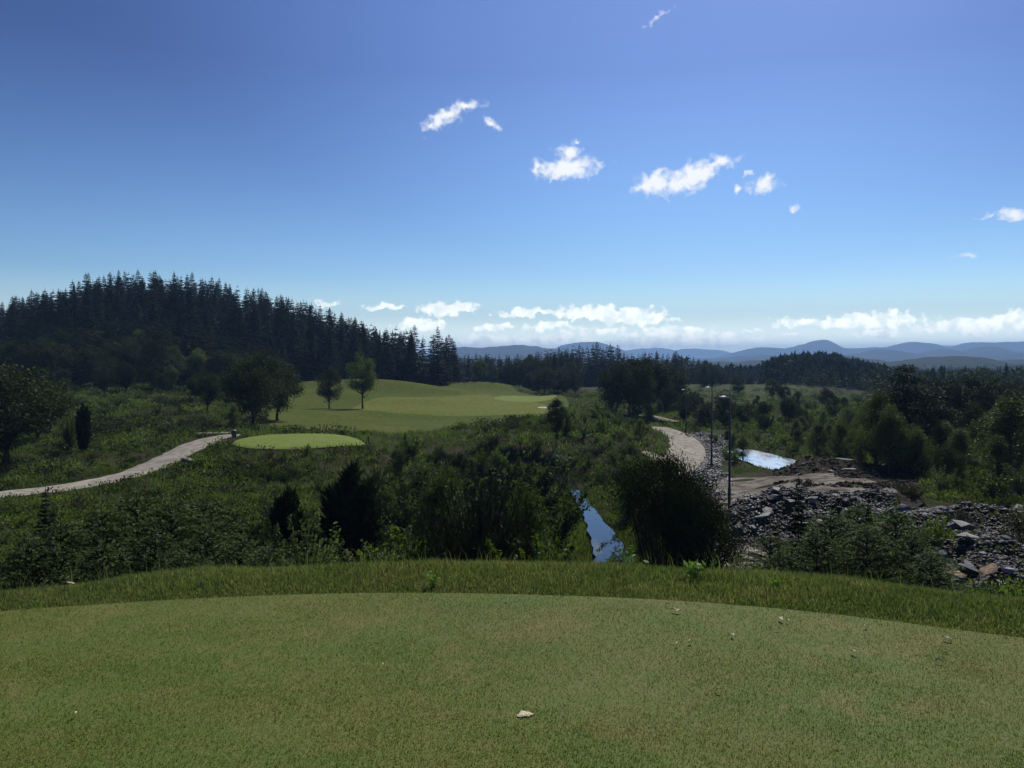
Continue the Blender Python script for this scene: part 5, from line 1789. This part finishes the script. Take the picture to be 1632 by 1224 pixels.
# ------------------------------------------------------------------ street lamps, posts, bin, planks
def street_lamp(u, vtop, y, label, h=6.0):
    x, yy, _ = at_depth(u, y)
    g = TH(x, yy)
    zt = CAMZ - float(slope(vtop)) * yy
    o = bpy.data.objects.new('street_lamp', None); COL.objects.link(o)
    o.location = (x, yy, g); tag(o, label, 'street lamp', 'street lamps along the gravel track')
    hh = zt - g
    b = MB(); b.tube([(0, 0, -0.2), (0, 0, 1.1), (0, 0, 1.12), (0, 0, hh)], [0.08, 0.08, 0.062, 0.045], 12)
    p = b.build('pole', M['pole'], o, True)
    b = MB(); b.box((0, -0.083, 0.62), (0.075, 0.012, 0.26), 0, 0.004)
    b.build('access_door', M['pole'], p)
    b = MB(); b.tube([(0.0, 0, hh - 0.06), (-0.03, 0, hh + 0.02), (-0.10, 0, hh + 0.045), (-0.22, 0, hh + 0.06)], [0.03, 0.03, 0.026, 0.024], 8)
    b.build('arm', M['pole'], o, True)
    b = MB()
    sec = [(-0.18, 0.05, 0.03), (-0.24, 0.10, 0.055), (-0.38, 0.125, 0.06), (-0.52, 0.10, 0.045), (-0.56, 0.05, 0.02)]
    V = []
    for (px, w, t) in sec:
        for k in range(10):
            a = k / 10 * 2 * PI
            V.append((px, w * math.cos(a), hh + 0.07 + t * (math.sin(a) if math.sin(a) > 0 else 0.45 * math.sin(a))))
    q = [(i * 10 + k, i * 10 + (k + 1) % 10, (i + 1) * 10 + (k + 1) % 10, (i + 1) * 10 + k) for i in range(4) for k in range(10)]
    t = [(0, k + 1, k) for k in range(1, 9)] + [(40, 40 + k, 41 + k) for k in range(1, 9)]
    b.add(V, q, t)
    hd = b.build('lamp_head', M['lamp'], o, True)
    b = MB(); b.box((-0.38, 0, hh + 0.036), (0.22, 0.16, 0.02), 0, 0.005)
    b.build('lens', M['white'], hd)
    return o


street_lamp(1162, 635, 40, 'nearest and largest street lamp, its foot behind the huge dark bush')
street_lamp(1134, 619, 62, 'middle street lamp on the stony verge right of the gravel track')
street_lamp(1093, 622, 92, 'farthest and smallest street lamp beyond the bend of the gravel track')


def post(u, y, h, label):
    x, yy, _ = at_depth(u, y)
    b = MB(); b.tube([(0, 0, -0.2), (0, 0, h - 0.03), (0, 0, h)], [0.06, 0.055, 0.035], 8)
    o = b.build('marker_post', M['post'], None, True)
    o.location = (x, yy, TH(x, yy)); tag(o, label, 'post')


post(587, 63, 0.55, 'short dark post at the right end of the second tee')
post(412, 66, 0.5, 'short dark post at the left end of the second tee')
post(758, 84, 0.55, 'short dark post on the near edge of the fairway')
post(1116, 82, 0.75, 'short dark post on the verge between track and lamps')

x, y, _ = at_depth(373, 62.5)
o = bpy.data.objects.new('waste_bin', None); COL.objects.link(o); o.location = (x, y, TH(x, y)); tag(o, 'small dark waste bin at the top of the gravel path by the second tee', 'waste bin')
b = MB(); b.tube([(0, 0, 0), (0, 0, 0.05), (0, 0, 0.42), (0, 0, 0.44)], [0.15, 0.16, 0.21, 0.20], 14); b.build('body', M['bin'], o, True)
b = MB(); b.tube([(0, 0, 0.44), (0, 0, 0.50), (0, 0, 0.56)], [0.23, 0.24, 0.12], 14); b.build('lid', M['bin'], o, True)
b = MB(); b.box((0.03, -0.02, 0.575), (0.22, 0.16, 0.02), 0.3, 0.005); b.build('label_plate', M['white'], o)

x, y, _ = at_depth(340, 65.0)
o = bpy.data.objects.new('plank_platform', None); COL.objects.link(o); o.location = (x, y, TH(x, y)); o.rotation_euler = (0, 0, 0.12)
tag(o, 'low pale plank platform lying across the top of the gravel path', 'platform')
for i in range(4):
    b = MB(); b.box((0, -0.33 + i * 0.22, 0.20), (2.3, 0.18, 0.04), 0, 0.006); b.build('plank', M['wood'], o)
for sx in (-0.9, 0.9):
    b = MB(); b.box((sx, 0, 0.08), (0.1, 0.8, 0.198), 0, 0.006); b.build('bearer', M['wood'], o)
x, y, _ = at_depth(357, 66.2)
b = MB(); b.box((0, 0, 0.16), (1.1, 0.22, 0.10), 0, 0.01); o = b.build('timber_beam', M['wood']); o.location = (x, y, TH(x, y) + 0.06); o.rotation_euler = (0, -0.03, 0.35)
tag(o, 'short pale timber beam beside the plank platform', 'beam')


# ------------------------------------------------------------------ small things on the lawn
def flat_leaf(u, v, ln, label, group='dry leaves on the mown lawn', ang=None):
    y = CAMZ / float(slope(v)); x = (u - W / 2) / F * (y * math.cos(PITCH) + CAMZ * math.sin(PITCH))
    b = MB()
    n = 7; t = np.linspace(0, 1, n); w = np.sin(PI * t ** 0.8) * ln * 0.2
    zc = 0.028 + 0.006 * np.sin(t * 3)
    V = []
    for i in range(n):
        V += [((t[i] - 0.5) * ln, -w[i], zc[i] + 0.006), ((t[i] - 0.5) * ln, 0, zc[i]), ((t[i] - 0.5) * ln, w[i], zc[i] + 0.008)]
    q = []
    for i in range(n - 1):
        for j in range(2):
            q.append((i * 3 + j, i * 3 + j + 1, i * 3 + 4 + j, i * 3 + 3 + j))
    b.add(V, q)
    o = b.build('fallen_leaf', M['dryleaf'])
    o.location = (x, y, 0.0); o.rotation_euler = (random.uniform(-0.2, 0.2), random.uniform(-0.15, 0.15), random.uniform(0, 6.28) if ang is None else ang)
    tag(o, label, 'leaf', group)


for (u, v, ln) in [(1075, 979, 0.05), (1082, 981, 0.05), (1065, 970, 0.03), (1245, 994, 0.06), (1254, 997, 0.035), (1170, 1020, 0.045), (1101, 1031, 0.035), (1079, 1035, 0.03),
                   (1361, 1048, 0.045), (1508, 1026, 0.055), (1497, 1061, 0.035), (1380, 1006, 0.03), (1145, 1108, 0.03), (122, 1148, 0.03), (609, 1069, 0.02), (725, 1090, 0.02), (808, 963, 0.035), (1240, 1010, 0.03)]:
    flat_leaf(u, v, ln, 'small dry pale leaf lying on the mown lawn')
flat_leaf(110, 937, 0.09, 'pale leaf on the rough grass at the far left', None)
# the pale scrape in the turf
y = CAMZ / float(slope(1144)); x = (836 - W / 2) / F * y * 1.01
b = MB()
rg = r_(9)
n = 26; th = np.arange(n) / n * 2 * PI
R1 = 0.028 * (1 + 0.8 * (fbm(np.cos(th) * 2 + 4, np.sin(th) * 2 + 4, 2, 3) - 0.4) * 2)
V = [(0, 0, 0.020)]
for f, zz in ((0.35, 0.019), (0.7, 0.018), (1.0, 0.014)):
    for k in range(n):
        V.append((R1[k] * f * math.cos(th[k]) * 1.1, R1[k] * f * math.sin(th[k]) * 0.85, zz + rg.uniform(-0.0015, 0.0015)))
t = [(0, 1 + k, 1 + (k + 1) % n) for k in range(n)]
q = [(1 + r * n + k, 1 + (r + 1) * n + k, 1 + (r + 1) * n + (k + 1) % n, 1 + r * n + (k + 1) % n) for r in range(2) for k in range(n)]
b.add(V, q, t)
o = b.build('divot', M['divot']); o.location = (x, y, 0.004); tag(o, 'pale sandy divot in the near lawn', 'divot')


def weed(u, y, h, label, n=9, lf=0.05, mat='weed'):
    x, yy, _ = at_depth(u, y)
    o = bpy.data.objects.new('weed', None); COL.objects.link(o); o.location = (x, yy, TH(x, yy)); tag(o, label, 'weed')
    st = MB(); lv = MB(); rg = r_(int(u))
    C = []
    for i in range(n):
        a = rg.uniform(0, 6.28); L = h * rg.uniform(0.6, 1.1); o_ = L * rg.uniform(0.2, 0.7)
        P = [(0, 0, -0.01), (math.cos(a) * o_ * 0.5, math.sin(a) * o_ * 0.5, L * 0.6), (math.cos(a) * o_, math.sin(a) * o_, L)]
        st.tube(P, [0.003, 0.0025, 0.0015], 4, False)
        for s in (0.45, 0.7, 0.9, 1.0):
            C.append(np.array([np.interp(s, [0, 0.5, 1], [p[c] for p in P]) for c in range(3)]) + rg.normal(0, 0.012, 3))
    leaves(lv, np.array(C), lf, rg, 2.1, 0.3)
    st.build('stems', M[mat], o); lv.build('leaves', M[mat], o)


weed(690, 5.55, 0.11, 'small yellowish weed at the foot of the rough grass, centre', 6, 0.045)
weed(1106, 5.75, 0.12, 'bright green weed in the rough grass right of the stream', 7, 0.06)
weed(1236, 5.5, 0.08, 'low green weed near the mown edge on the right', 7, 0.045)
weed(1012, 6.9, 0.35, 'leafy green weed standing at the rim before the stream', 7, 0.075)
weed(1165, 6.6, 0.2, 'leafy weed at the rim before the huge dark bush', 6, 0.06)
weed(1100, 6.0, 0.10, 'bright weed left of the green rough grass weed', 4, 0.05)

# ------------------------------------------------------------------ the air between here and the far hills
b = MB()
b.box((0, 4300, 64), (22000, 11400, 200))
hz = b.build('haze', None)
hm = bpy.data.materials.new('haze_air')
hm.use_nodes = True
ht = hm.node_tree
ht.nodes.clear()
ho = ht.nodes.new('ShaderNodeOutputMaterial')
pv = ht.nodes.new('ShaderNodeVolumePrincipled')
pv.inputs['Color'].default_value = (0.35, 0.60, 1.0, 1)
pv.inputs['Density'].default_value = 0.00023
pv.inputs['Anisotropy'].default_value = 0.2
ht.links.new(pv.outputs[0], ho.inputs['Volume'])
hz.data.materials.clear()
hz.data.materials.append(hm)
tag(hz, 'thin blue air fading the far hills', 'haze', None, 'stuff')
print('objects', len(bpy.data.objects))
